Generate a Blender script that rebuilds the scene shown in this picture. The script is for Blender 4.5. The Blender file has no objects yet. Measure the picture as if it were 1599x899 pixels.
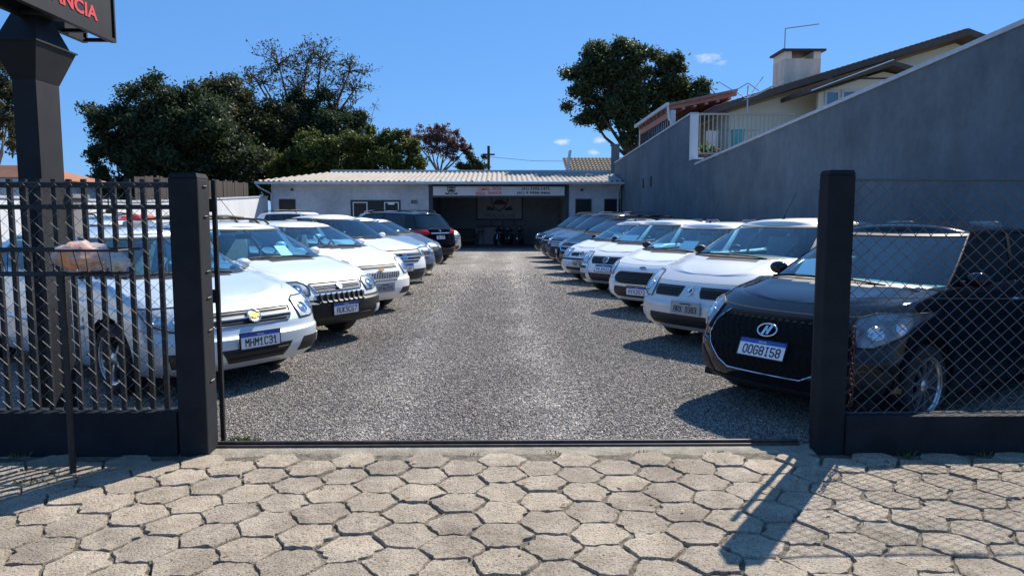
import bpy, bmesh, math, random
import numpy as np
from mathutils import Vector, Matrix
random.seed(7); rng = np.random.default_rng(7)
R = math.radians
C = bpy.context.scene.collection

# ------------------------------------------------------------------ camera, sky, sun
SC = bpy.context.scene
CAM_H, FPX, PITCH, YAW = 1.515, 1138.0, R(5.52), R(.79)
cam_data = bpy.data.cameras.new('camera'); cam = bpy.data.objects.new('camera', cam_data); C.objects.link(cam)
cam_data.sensor_width = 36; cam_data.lens = 36*FPX/1599; cam_data.clip_start = .05; cam_data.clip_end = 3000
cam.location = (0, 0, CAM_H); cam.rotation_euler = (R(90)-PITCH, 0, -YAW); SC.camera = cam
SUN_EL, SUN_AZ = R(44), R(35)           # azimuth from +Y towards +X
W = bpy.data.worlds.new('World'); SC.world = W; W.use_nodes = True
SC.view_settings.view_transform = 'Standard'; SC.view_settings.look = 'None'
SC.view_settings.exposure = 0.74; SC.view_settings.gamma = 1
SKY_TINT = (.70, .94, 1.25, 1)
def build_world():
    nt = W.node_tree; N = nt.nodes; K = nt.links; N.clear()
    out = N.new('ShaderNodeOutputWorld'); bg = N.new('ShaderNodeBackground')
    sky = N.new('ShaderNodeTexSky'); sky.sky_type = 'NISHITA'; sky.sun_disc = False
    sky.sun_elevation = SUN_EL; sky.sun_rotation = SUN_AZ; sky.altitude = 900; sky.air_density = 1.0; sky.dust_density = .25; sky.ozone_density = 2.5
    bg.inputs['Strength'].default_value = .062
    # a few small wisps of fair weather cloud, by direction
    tc = N.new('ShaderNodeTexCoord')
    nz = N.new('ShaderNodeTexNoise'); nz.inputs['Scale'].default_value = 26; nz.inputs['Detail'].default_value = 6; nz.inputs['Roughness'].default_value = .62
    mp = N.new('ShaderNodeMapping'); mp.inputs['Scale'].default_value = (1, 1, 2.2)
    K.new(tc.outputs['Generated'], mp.inputs['Vector']); K.new(mp.outputs[0], nz.inputs['Vector'])
    tot = None
    for (px, py, rad, amp) in [(878, 222, .022, .9), (938, 219, .026, .95), (928, 238, .022, .8), (1098, 95, .045, .75), (1075, 112, .03, .45), (585, 88, .018, .35), (1050, 86, .02, .4), (211, 30, .02, .3), (355, 42, .014, .25), (-400, 150, .12, .6), (2300, 60, .1, .5)]:
        d = pixel_ray(px, py).normalized()
        dist = N.new('ShaderNodeVectorMath'); dist.operation = 'SUBTRACT'; dist.inputs[1].default_value = d
        sc = N.new('ShaderNodeVectorMath'); sc.operation = 'MULTIPLY'; sc.inputs[1].default_value = (1, 1, 2.6)
        ln = N.new('ShaderNodeVectorMath'); ln.operation = 'LENGTH'
        mr = N.new('ShaderNodeMapRange'); mr.inputs[1].default_value = 0; mr.inputs[2].default_value = rad; mr.inputs[3].default_value = amp; mr.inputs[4].default_value = 0
        K.new(tc.outputs['Generated'], dist.inputs[0]); K.new(dist.outputs[0], sc.inputs[0]); K.new(sc.outputs[0], ln.inputs[0]); K.new(ln.outputs['Value'], mr.inputs[0])
        if tot is None: tot = mr.outputs[0]
        else:
            a = N.new('ShaderNodeMath'); a.operation = 'MAXIMUM'; K.new(tot, a.inputs[0]); K.new(mr.outputs[0], a.inputs[1]); tot = a.outputs[0]
    nm = N.new('ShaderNodeMath'); nm.operation = 'MULTIPLY'; nm.inputs[1].default_value = 2.0; K.new(nz.outputs[0], nm.inputs[0])
    s = N.new('ShaderNodeMath'); s.operation = 'ADD'; K.new(tot, s.inputs[0]); K.new(nm.outputs[0], s.inputs[1])
    m = N.new('ShaderNodeMapRange'); m.inputs[1].default_value = 1.5; m.inputs[2].default_value = 2.15; m.inputs[3].default_value = 0; m.inputs[4].default_value = .8; K.new(s.outputs[0], m.inputs[0])
    mix = N.new('ShaderNodeMix'); mix.data_type = 'RGBA'; K.new(m.outputs[0], mix.inputs[0])
    tint = N.new('ShaderNodeMix'); tint.data_type = 'RGBA'; tint.blend_type = 'MULTIPLY'; tint.inputs[0].default_value = 1
    tint.inputs[7].default_value = SKY_TINT
    K.new(sky.outputs[0], tint.inputs[6])
    even = N.new('ShaderNodeMix'); even.data_type = 'RGBA'; even.inputs[0].default_value = .6; even.inputs[7].default_value = (1.35, 4.0, 9.2, 1)
    K.new(tint.outputs[2], even.inputs[6]); K.new(even.outputs[2], mix.inputs[6]); mix.inputs[7].default_value = (9.5, 9.9, 10.4, 1)
    K.new(mix.outputs[2], bg.inputs[0]); K.new(bg.outputs[0], out.inputs[0])
def pixel_ray(px, py):                   # direction through a point of the 1599 x 899 photograph
    a = (px-799.5)/FPX; b = -(py-449.5)/FPX
    y = math.cos(PITCH)+b*math.sin(PITCH); z = -math.sin(PITCH)+b*math.cos(PITCH); x = a
    c, s = math.cos(YAW), math.sin(YAW)
    return Vector((c*x+s*y, -s*x+c*y, z))
def at(px, py, Y):
    r = pixel_ray(px, py); k = Y/r.y; return (r.x*k, CAM_H+r.z*k)      # (x, z) at distance Y
build_world()
sl = bpy.data.lights.new('sun', 'SUN'); sl.energy = 5.0; sl.angle = R(.53); sl.color = (1, .94, .84)
sun = bpy.data.objects.new('sun', sl); C.objects.link(sun); sun.location = (20, 30, 40)
SUND = Vector((math.sin(SUN_AZ)*math.cos(SUN_EL), math.cos(SUN_AZ)*math.cos(SUN_EL), math.sin(SUN_EL)))
sun.rotation_euler = SUND.to_track_quat('Z', 'Y').to_euler()

# ------------------------------------------------------------------ materials
def mat(name, col, rough=.6, metal=0, var=None, vscale=4, bump=0, bscale=40, coat=0, spec=.5, streak=None, detail=6, bdist=.01):
    m = bpy.data.materials.new(name); m.use_nodes = True; nt = m.node_tree; N = nt.nodes; K = nt.links
    b = N['Principled BSDF']; b.inputs['Base Color'].default_value = (*col, 1); b.inputs['Roughness'].default_value = rough; b.inputs['Metallic'].default_value = metal
    b.inputs['Coat Weight'].default_value = coat; b.inputs['Coat Roughness'].default_value = .04; b.inputs['Specular IOR Level'].default_value = spec
    if var or bump:
        tc = N.new('ShaderNodeTexCoord')
        vec = tc.outputs['Object']
        if streak:
            mp = N.new('ShaderNodeMapping'); mp.inputs['Scale'].default_value = streak; K.new(vec, mp.inputs[0]); vec = mp.outputs[0]
    if var:
        nz = N.new('ShaderNodeTexNoise'); nz.inputs['Scale'].default_value = vscale; nz.inputs['Detail'].default_value = detail; nz.inputs['Roughness'].default_value = .65
        K.new(vec, nz.inputs['Vector'])
        rp = N.new('ShaderNodeValToRGB'); rp.color_ramp.elements[0].position = .34; rp.color_ramp.elements[1].position = .68
        rp.color_ramp.elements[0].color = (*col, 1); rp.color_ramp.elements[1].color = (*var, 1)
        K.new(nz.outputs[0], rp.inputs[0]); K.new(rp.outputs[0], b.inputs['Base Color'])
    if bump:
        n2 = N.new('ShaderNodeTexNoise'); n2.inputs['Scale'].default_value = bscale; n2.inputs['Detail'].default_value = 5
        K.new(tc.outputs['Object'], n2.inputs['Vector'])
        bp = N.new('ShaderNodeBump'); bp.inputs['Strength'].default_value = bump; bp.inputs['Distance'].default_value = bdist
        K.new(n2.outputs[0], bp.inputs['Height']); K.new(bp.outputs[0], b.inputs['Normal'])
    return m
def glass_mat(name, tint, refl=.06, dark=1.0):
    m = bpy.data.materials.new(name); m.use_nodes = True; nt = m.node_tree; N = nt.nodes; K = nt.links; N.clear()
    o = N.new('ShaderNodeOutputMaterial'); t = N.new('ShaderNodeBsdfTransparent'); t.inputs[0].default_value = (*tint, 1)
    g = N.new('ShaderNodeBsdfGlossy'); g.inputs['Roughness'].default_value = .015; g.inputs[0].default_value = (1, 1, 1, 1)
    f = N.new('ShaderNodeFresnel'); gn = N.new('ShaderNodeNewGeometry'); io = N.new('ShaderNodeMapRange'); io.inputs[3].default_value = 1.52; io.inputs[4].default_value = 1/1.52; K.new(gn.outputs['Backfacing'], io.inputs[0]); K.new(io.outputs[0], f.inputs[0])   # a pane reflects alike from both sides
    a = N.new('ShaderNodeMath'); a.operation = 'ADD'; a.use_clamp = True; a.inputs[1].default_value = refl; K.new(f.outputs[0], a.inputs[0])
    x = N.new('ShaderNodeMixShader'); K.new(a.outputs[0], x.inputs[0]); K.new(t.outputs[0], x.inputs[1]); K.new(g.outputs[0], x.inputs[2]); K.new(x.outputs[0], o.inputs[0])
    return m
def leaf_mat(name, c1, c2, trans=.35):
    m = bpy.data.materials.new(name); m.use_nodes = True; nt = m.node_tree; N = nt.nodes; K = nt.links
    b = N['Principled BSDF']; b.inputs['Roughness'].default_value = .55; b.inputs['Specular IOR Level'].default_value = .24
    g = N.new('ShaderNodeNewGeometry'); rp = N.new('ShaderNodeValToRGB')
    rp.color_ramp.elements[0].color = (*c1, 1); rp.color_ramp.elements[1].color = (*c2, 1)
    K.new(g.outputs['Random Per Island'], rp.inputs[0]); K.new(rp.outputs[0], b.inputs['Base Color'])
    t = N.new('ShaderNodeBsdfTranslucent'); K.new(rp.outputs[0], t.inputs[0])
    x = N.new('ShaderNodeMixShader'); x.inputs[0].default_value = trans
    K.new(b.outputs[0], x.inputs[1]); K.new(t.outputs[0], x.inputs[2]); K.new(x.outputs[0], N['Material Output'].inputs[0])
    return m
def stone_mat(name, cols):
    m = bpy.data.materials.new(name); m.use_nodes = True; nt = m.node_tree; N = nt.nodes; K = nt.links
    b = N['Principled BSDF']; b.inputs['Roughness'].default_value = .85
    g = N.new('ShaderNodeNewGeometry'); rp = N.new('ShaderNodeValToRGB'); rp.color_ramp.interpolation = 'LINEAR'
    e = rp.color_ramp.elements
    for i, c in enumerate(cols):
        el = e[i] if i < 2 else e.new(.5)
        el.color = (*c, 1)
    for i in range(len(cols)): e[i].position = i/(len(cols)-1)
    for i, c in enumerate(cols): e[i].color = (*c, 1)
    m3 = N.new('ShaderNodeMix'); m3.data_type = 'RGBA'; m3.blend_type = 'MULTIPLY'; m3.inputs[0].default_value = 1; K.new(rp.outputs[0], m3.inputs[6]); K.new(track_factor(nt), m3.inputs[7])
    K.new(g.outputs['Random Per Island'], rp.inputs[0]); K.new(m3.outputs[2], b.inputs['Base Color'])
    return m
def track_factor(nt):                    # paler wheel tracks worn into the gravel
    N = nt.nodes; K = nt.links; geo = N.new('ShaderNodeNewGeometry'); sp = N.new('ShaderNodeSeparateXYZ'); K.new(geo.outputs['Position'], sp.inputs[0])
    nz = N.new('ShaderNodeTexNoise'); nz.inputs['Scale'].default_value = .8; nz.inputs['Detail'].default_value = 6; K.new(geo.outputs['Position'], nz.inputs['Vector'])
    def m(op, a, b):
        q = N.new('ShaderNodeMath'); q.operation = op
        for i, v in enumerate((a, b)):
            if hasattr(v, 'links'): K.new(v, q.inputs[i])
            elif v is not None: q.inputs[i].default_value = v
        return q.outputs[0]
    tot = None
    for cx, w, amp in ((.42, .40, 1.15), (-.95, .40, .8)):
        d = m('ABSOLUTE', m('ADD', m('SUBTRACT', sp.outputs[0], cx), m('MULTIPLY', m('SUBTRACT', nz.outputs[0], .5), .9)), None)
        e = m('MULTIPLY', m('MAXIMUM', m('SUBTRACT', 1.0, m('DIVIDE', d, w)), 0.0), amp); tot = e if tot is None else m('ADD', tot, e)
    return m('ADD', m('ADD', .74, m('MULTIPLY', nz.outputs[0], .45)), m('MULTIPLY', tot, m('MULTIPLY', nz.outputs[0], .8)))
def gravel_mat():
    m = bpy.data.materials.new('gravel_bed'); m.use_nodes = True; nt = m.node_tree; N = nt.nodes; K = nt.links
    b = N['Principled BSDF']; b.inputs['Roughness'].default_value = .9
    tc = N.new('ShaderNodeTexCoord')
    v = N.new('ShaderNodeTexVoronoi'); v.inputs['Scale'].default_value = 62; K.new(tc.outputs['Object'], v.inputs['Vector'])
    rp = N.new('ShaderNodeValToRGB'); e = rp.color_ramp.elements
    e[0].color = (.05, .044, .04, 1); e[1].color = (.46, .415, .37, 1); e[0].position = .1; e[1].position = .95
    x = e.new(.55); x.color = (.195, .175, .157, 1)
    sep = N.new('ShaderNodeSeparateColor'); K.new(v.outputs['Color'], sep.inputs[0]); K.new(sep.outputs[0], rp.inputs[0])
    n1 = N.new('ShaderNodeTexNoise'); n1.inputs['Scale'].default_value = .55; n1.inputs['Detail'].default_value = 7
    mp = N.new('ShaderNodeMapping'); mp.inputs['Scale'].default_value = (1.5, .32, 1); K.new(tc.outputs['Object'], mp.inputs[0]); K.new(mp.outputs[0], n1.inputs['Vector'])
    r2 = N.new('ShaderNodeValToRGB'); r2.color_ramp.elements[0].position = .35; r2.color_ramp.elements[1].position = .68
    r2.color_ramp.elements[0].color = (.78, .77, .77, 1); r2.color_ramp.elements[1].color = (1.3, 1.27, 1.22, 1); K.new(n1.outputs[0], r2.inputs[0])
    mx = N.new('ShaderNodeMix'); mx.data_type = 'RGBA'; mx.blend_type = 'MULTIPLY'; mx.inputs[0].default_value = 1
    m3 = N.new('ShaderNodeMix'); m3.data_type = 'RGBA'; m3.blend_type = 'MULTIPLY'; m3.inputs[0].default_value = 1; K.new(mx.outputs[2], m3.inputs[6]); K.new(track_factor(nt), m3.inputs[7])
    K.new(rp.outputs[0], mx.inputs[6]); K.new(r2.outputs[0], mx.inputs[7]); K.new(m3.outputs[2], b.inputs['Base Color'])
    bp = N.new('ShaderNodeBump'); bp.inputs['Strength'].default_value = .9; bp.inputs['Distance'].default_value = .02; bp.invert = True
    K.new(v.outputs['Distance'], bp.inputs['Height']); K.new(bp.outputs[0], b.inputs['Normal'])
    return m
def paver_mat():
    m = bpy.data.materials.new('paver_stone'); m.use_nodes = True; nt = m.node_tree; N = nt.nodes; K = nt.links
    b = N['Principled BSDF']; b.inputs['Roughness'].default_value = .92; b.inputs['Specular IOR Level'].default_value = .25
    oi = N.new('ShaderNodeObjectInfo'); tc = N.new('ShaderNodeTexCoord'); geo = N.new('ShaderNodeNewGeometry')
    big = N.new('ShaderNodeTexNoise'); big.inputs['Scale'].default_value = 7; big.inputs['Detail'].default_value = 8; big.inputs['Roughness'].default_value = .7; K.new(geo.outputs['Position'], big.inputs['Vector'])
    fine = N.new('ShaderNodeTexNoise'); fine.inputs['Scale'].default_value = 85; fine.inputs['Detail'].default_value = 4; fine.inputs['Roughness'].default_value = .7; K.new(geo.outputs['Position'], fine.inputs['Vector'])
    r1 = N.new('ShaderNodeValToRGB'); e = r1.color_ramp.elements; e[0].position = .3; e[1].position = .72
    e[0].color = (.36, .305, .24, 1); e[1].color = (.585, .51, .415, 1); K.new(big.outputs[0], r1.inputs[0])
    r2 = N.new('ShaderNodeValToRGB'); e = r2.color_ramp.elements; e[0].position = .34; e[1].position = .475
    e[0].color = (.22, .20, .18, 1); e[1].color = (1, 1, 1, 1); K.new(fine.outputs[0], r2.inputs[0])
    r3 = N.new('ShaderNodeValToRGB'); e = r3.color_ramp.elements; e[0].color = (.88, .87, .87, 1); e[1].color = (1.08, 1.06, 1.03, 1); K.new(oi.outputs['Random'], r3.inputs[0])
    a = N.new('ShaderNodeMix'); a.data_type = 'RGBA'; a.blend_type = 'MULTIPLY'; a.inputs[0].default_value = 1; K.new(r1.outputs[0], a.inputs[6]); K.new(r2.outputs[0], a.inputs[7])
    c = N.new('ShaderNodeMix'); c.data_type = 'RGBA'; c.blend_type = 'MULTIPLY'; c.inputs[0].default_value = 1; K.new(a.outputs[2], c.inputs[6]); K.new(r3.outputs[0], c.inputs[7])
    st = N.new('ShaderNodeTexNoise'); st.inputs['Scale'].default_value = 1.7; st.inputs['Detail'].default_value = 7; st.inputs['Roughness'].default_value = .7; K.new(geo.outputs['Position'], st.inputs['Vector'])
    r4 = N.new('ShaderNodeValToRGB'); e = r4.color_ramp.elements; e[0].position = .36; e[1].position = .58; e[0].color = (.70, .68, .66, 1); e[1].color = (1.08, 1.06, 1.03, 1); K.new(st.outputs[0], r4.inputs[0])
    d = N.new('ShaderNodeMix'); d.data_type = 'RGBA'; d.blend_type = 'MULTIPLY'; d.inputs[0].default_value = 1; K.new(c.outputs[2], d.inputs[6]); K.new(r4.outputs[0], d.inputs[7])
    K.new(d.outputs[2], b.inputs['Base Color'])
    bp = N.new('ShaderNodeBump'); bp.inputs['Strength'].default_value = 1; bp.inputs['Distance'].default_value = .02; K.new(fine.outputs[0], bp.inputs['Height'])
    b2 = N.new('ShaderNodeBump'); b2.inputs['Strength'].default_value = .6; b2.inputs['Distance'].default_value = .03; K.new(big.outputs[0], b2.inputs['Height']); K.new(bp.outputs[0], b2.inputs['Normal'])
    K.new(b2.outputs[0], b.inputs['Normal'])
    return m
M = {}
M['black_plastic'] = mat('black_plastic', (.011, .012, .013), .55, var=(.018, .0185, .019), vscale=30, spec=.35)
M['rubber'] = mat('tyre_rubber', (.022, .022, .023), .85, bump=.3, bscale=120)
M['chrome'] = mat('chrome', (.75, .76, .78), .12, 1)
M['alloy'] = mat('alloy_rim', (.55, .56, .58), .3, .85)
M['liner'] = mat('wheel_liner', (.012, .012, .013), .9)
M['seam'] = mat('panel_gap', (.012, .012, .013), .9)
M['glass'] = glass_mat('car_glass', (.52, .82, .92), .04)
M['tinted'] = glass_mat('tinted_glass', (.12, .17, .19), .02)
M['lens'] = glass_mat('lamp_lens', (.93, .95, .97), .05)
M['lamp_in'] = mat('lamp_reflector', (.80, .83, .86), .3, .25, var=(.42, .45, .48), vscale=18)
M['lamp_dark'] = mat('lamp_reflector_dark', (.30, .32, .35), .3, .4, var=(.10, .11, .12), vscale=16)
M['red_lens'] = mat('red_lens', (.42, .012, .02), .12, coat=.6)
M['amber'] = mat('amber_lens', (.6, .2, .03), .2, coat=.5)
M['cabin'] = mat('cabin_trim', (.17, .175, .18), .7, var=(.22, .225, .23), vscale=10)
M['seat'] = mat('seat_cloth', (.2, .2, .2), .85, var=(.3, .3, .3), vscale=18)
M['plate_white'] = mat('plate_white', (.78, .79, .8), .4)
M['plate_grey'] = mat('plate_grey', (.36, .365, .37), .4)
M['plate_blue'] = mat('plate_blue', (.02, .09, .42), .4)
M['ink'] = mat('black_ink', (.012, .012, .014), .5)
M['grille_black'] = mat('grille_black', (.007, .0075, .008), .75, spec=.12)
M['gold'] = mat('gold_badge', (.62, .34, .09), .3, .8)
M['blue_badge'] = mat('blue_badge', (.02, .06, .25), .25, coat=.5)
def paint(name, col, metal=0, rough=.38):
    return mat(name, col, rough, metal, coat=.85, spec=.5)
M['white_paint'] = paint('white_paint', (.78, .79, .8)); M['off_white_paint'] = paint('off_white_paint', (.66, .70, .71), .1); M['champagne_paint'] = paint('champagne_paint', (.62, .62, .60), .4, .4)
M['pale_silver_paint'] = paint('pale_silver_paint', (.60, .68, .74), .38, .36)
M['silver_paint'] = paint('silver_paint', (.58, .61, .64), .5, .36)
M['blue_silver_paint'] = paint('blue_silver_paint', (.15, .21, .30), .45, .36)
M['black_paint'] = mat('black_paint', (.005, .006, .009), .05, 0, spec=.45)
M['dark_blue_paint'] = paint('dark_blue_paint', (.010, .017, .036), .2, .34)
M['graphite_paint'] = paint('graphite_paint', (.018, .023, .031), .2, .34)

# ------------------------------------------------------------------ generic mesh helpers
class MB:
    def __init__(s): s.v = []; s.f = []
    def add(s, v, f):
        o = len(s.v); s.v += [tuple(p) for p in v]; s.f += [tuple(i+o for i in q) for q in f]; return s
    def box(s, lo, hi, T=None):
        x0, y0, z0 = lo; x1, y1, z1 = hi
        v = [(x0,y0,z0),(x1,y0,z0),(x1,y1,z0),(x0,y1,z0),(x0,y0,z1),(x1,y0,z1),(x1,y1,z1),(x0,y1,z1)]
        if T is not None: v = [T @ Vector(p) for p in v]
        return s.add(v, [(0,3,2,1),(4,5,6,7),(0,1,5,4),(1,2,6,5),(2,3,7,6),(3,0,4,7)])
    def tube(s, pts, r, n=6, cap=True, r1=None):
        pts = [Vector(p) for p in pts]; m = len(pts); rings = []
        up = Vector((0, 0, 1)); prev = None
        for i, p in enumerate(pts):
            d = (pts[min(i+1, m-1)]-pts[max(i-1, 0)])
            d = d.normalized() if d.length > 1e-9 else Vector((0, 0, 1))
            if prev is None:
                a = d.cross(up if abs(d.z) < .95 else Vector((1, 0, 0))).normalized()
            else:
                a = (prev-d*prev.dot(d)); a = a.normalized() if a.length > 1e-6 else d.orthogonal().normalized()
            prev = a; b = d.cross(a)
            rr = r if r1 is None else r+(r1-r)*i/max(1, m-1)
            rings.append([p+(a*math.cos(2*math.pi*k/n)+b*math.sin(2*math.pi*k/n))*rr for k in range(n)])
        v = [q for g in rings for q in g]; f = []
        for i in range(m-1):
            for k in range(n):
                k2 = (k+1) % n; f.append((i*n+k, i*n+k2, (i+1)*n+k2, (i+1)*n+k))
        if cap: f.append(tuple(range(n-1, -1, -1))); f.append(tuple((m-1)*n+k for k in range(n)))
        return s.add(v, f)
    def prism(s, poly, a, b):             # poly in (x,z) extruded from y=a to y=b
        n = len(poly); v = [(x, a, z) for x, z in poly]+[(x, b, z) for x, z in poly]
        f = [tuple(range(n)), tuple(range(2*n-1, n-1, -1))]+[(i, i+n, (i+1) % n+n, (i+1) % n) for i in range(n)]
        return s.add(v, f)
    def prism_x(s, poly, a, b):           # poly in (y,z) extruded from x=a to x=b
        n = len(poly); v = [(a, y, z) for y, z in poly]+[(b, y, z) for y, z in poly]
        f = [tuple(range(n-1, -1, -1)), tuple(range(n, 2*n))]+[(i, (i+1) % n, (i+1) % n+n, i+n) for i in range(n)]
        return s.add(v, f)
    def lathe(s, prof, n=24, axis='y', c=(0, 0, 0), close=False):
        v = []; m = len(prof)
        for k in range(n):
            a = 2*math.pi*k/n
            for (r, h) in prof:
                p = (r*math.cos(a), h, r*math.sin(a)) if axis == 'y' else ((h, r*math.cos(a), r*math.sin(a)) if axis == 'x' else (r*math.cos(a), r*math.sin(a), h))
                v.append((p[0]+c[0], p[1]+c[1], p[2]+c[2]))
        f = []
        for k in range(n):
            k2 = (k+1) % n
            for i in range(m-1 if not close else m):
                i2 = (i+1) % m; f.append((k*m+i, k*m+i2, k2*m+i2, k2*m+i))
        return s.add(v, f)
    def ball(s, c, rad, nu=10, nv=6):
        v = []; f = []
        for i in range(nv+1):
            t = math.pi*i/nv
            for k in range(nu):
                p = 2*math.pi*k/nu; v.append((c[0]+rad[0]*math.sin(t)*math.cos(p), c[1]+rad[1]*math.sin(t)*math.sin(p), c[2]+rad[2]*math.cos(t)))
        for i in range(nv):
            for k in range(nu): k2 = (k+1) % nu; f.append((i*nu+k, (i+1)*nu+k, (i+1)*nu+k2, i*nu+k2))
        return s.add(v, f)
    def mesh(s, name, m=None, smooth=False, bevel=0):
        me = bpy.data.meshes.new(name); me.from_pydata(s.v, [], s.f)
        if bevel or smooth:
            bm = bmesh.new(); bm.from_mesh(me)
            bmesh.ops.remove_doubles(bm, verts=bm.verts, dist=1e-6)
            bmesh.ops.recalc_face_normals(bm, faces=bm.faces)
            if bevel:
                ed = [e for e in bm.edges if len(e.link_faces) == 2 and e.calc_face_angle(0) > .6]
                bmesh.ops.bevel(bm, geom=ed, offset=bevel, segments=2, affect='EDGES', profile=.6)
            bm.to_mesh(me); bm.free()
        if smooth:
            me.shade_smooth()
            if smooth != 'all': me.set_sharp_from_angle(angle=R(40))
        if m: me.materials.append(m)
        me.update(); return me
    def obj(s, name, m=None, parent=None, smooth=False, bevel=0, loc=None):
        return link(name, s.mesh(name, m, smooth, bevel), parent, loc)
def link(name, data, parent=None, loc=None):
    o = bpy.data.objects.new(name, data); C.objects.link(o)
    if parent: o.parent = parent
    if loc: o.location = loc
    return o
def tag(o, label=None, cat=None, group=None, kind=None):
    if label: o['label'] = label
    if cat: o['category'] = cat
    if group: o['group'] = group
    if kind: o['kind'] = kind
    return o
def thing(name, label, cat, loc=(0, 0, 0), rz=0, group=None):
    o = bpy.data.objects.new(name, None); C.objects.link(o); o.location = loc; o.rotation_euler = (0, 0, rz); o.empty_display_size = .2
    return tag(o, label, cat, group)
def text_mesh(txt, height, mat_, depth=.002, width=None, shear=0, bold=0, align='CENTER'):
    cu = bpy.data.curves.new('lettering', 'FONT'); cu.body = txt; cu.size = height/.70; cu.align_x = align; cu.align_y = 'BOTTOM'; cu.extrude = depth; cu.shear = shear; cu.resolution_u = 3
    cu.offset = bold
    o = bpy.data.objects.new('lettering', cu); C.objects.link(o); bpy.context.view_layer.update()
    me = bpy.data.meshes.new_from_object(o.evaluated_get(bpy.context.evaluated_depsgraph_get()))
    bpy.data.objects.remove(o)
    co = np.zeros(len(me.vertices)*3); me.vertices.foreach_get('co', co); co = co.reshape(-1, 3)
    if len(co):
        co[:, 1] -= co[:, 1].min(); h = co[:, 1].max(); co[:, 1] *= height/h if h > 1e-6 else 1
        if width: co[:, 0] = (co[:, 0]-(co[:, 0].min()+co[:, 0].max())/2)*width/(np.ptp(co[:, 0]))
        me.vertices.foreach_set('co', co.ravel())
    me.materials.clear(); me.materials.append(mat_); me.update(); return me

# ------------------------------------------------------------------ ground
M['gravel_bed'] = gravel_mat()
M['gravel'] = stone_mat('gravel_stones', [(.05, .044, .040), (.115, .102, .092), (.18, .162, .146), (.26, .234, .208), (.38, .34, .302), (.58, .53, .47)])
M['paver'] = paver_mat()
M['joint'] = mat('paver_joint_soil', (.045, .038, .03), .95, var=(.20, .165, .12), vscale=22, bump=.8, bscale=60, bdist=.02)
M['soil'] = mat('far_ground', (.16, .14, .1), .95, var=(.09, .1, .05), vscale=.4)
M['mortar'] = mat('old_mortar', (.20, .17, .13), .95, var=(.36, .31, .235), vscale=9, bump=.7, bscale=70, bdist=.015)
def sheet(name, x0, x1, y0, y1, z, m, n=1):
    g = MB(); g.add([(x0, y0, z), (x1, y0, z), (x1, y1, z), (x0, y1, z)], [(0, 1, 2, 3)])
    return tag(g.obj(name, m), kind='structure')
sheet('ground', -900, 900, -300, 1500, -.06, M['soil'])
sheet('gravel_yard', -11.4, 6.2, 4.78, 41, 0, M['gravel_bed'])
pave = MB().add([(-14, -3, -.014), (14, -3, -.014), (14, 4.775, -.014), (-14, 4.775, -.014)], [(0, 1, 2, 3)]).obj('pavement', M['joint']); tag(pave, kind='structure')
def gravel():
    def octa(n, xlo, xhi, ylo, yhi, s0, s1):
        x = rng.uniform(xlo, xhi, n); y = ylo+(yhi-ylo)*rng.beta(1.0, 3.2, n)
        return x, y, rng.uniform(s0, s1, n)*(.8+.05*(y-4.8))
    parts = [octa(225000, -2.9, 3.0, 4.8, 23, .0042, .0098)]
    x = np.concatenate([p[0] for p in parts]); y = np.concatenate([p[1] for p in parts]); s = np.concatenate([p[2] for p in parts]); n = len(x)
    base = np.array([(1,0,0),(0,1,0),(-1,0,0),(0,-1,0),(0,0,1),(0,0,-1)], float)
    jit = rng.uniform(.6, 1.25, (n, 6, 1)); v = base[None]*jit+rng.normal(0, .16, (n, 6, 3))
    a = rng.uniform(0, 6.28, n); b = rng.uniform(-.7, .7, n); ca, sa, cb, sb = np.cos(a), np.sin(a), np.cos(b), np.sin(b)
    vx, vy, vz = v[..., 0], v[..., 1], v[..., 2]*.75
    vx, vz = vx*cb[:, None]+vz*sb[:, None], -vx*sb[:, None]+vz*cb[:, None]
    vx, vy = vx*ca[:, None]-vy*sa[:, None], vx*sa[:, None]+vy*ca[:, None]
    P = np.stack([vx*s[:, None]+x[:, None], vy*s[:, None]+y[:, None], vz*s[:, None]+(s*.35)[:, None]], -1).reshape(-1, 3)
    F = np.array([(0,1,4),(1,2,4),(2,3,4),(3,0,4),(1,0,5),(2,1,5),(3,2,5),(0,3,5)])
    F = (F[None]+6*np.arange(n)[:, None, None]).reshape(-1, 3)
    me = bpy.data.meshes.new('gravel'); me.vertices.add(len(P)); me.vertices.foreach_set('co', P.ravel())
    me.loops.add(F.size); me.loops.foreach_set('vertex_index', F.ravel().astype(np.int32))
    me.polygons.add(len(F)); me.polygons.foreach_set('loop_start', (np.arange(len(F))*3).astype(np.int32)); me.update(calc_edges=True)
    me.materials.append(M['gravel']); tag(link('gravel', me), 'loose grey crushed gravel spread over the yard', 'gravel', kind='stuff')
gravel()
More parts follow.
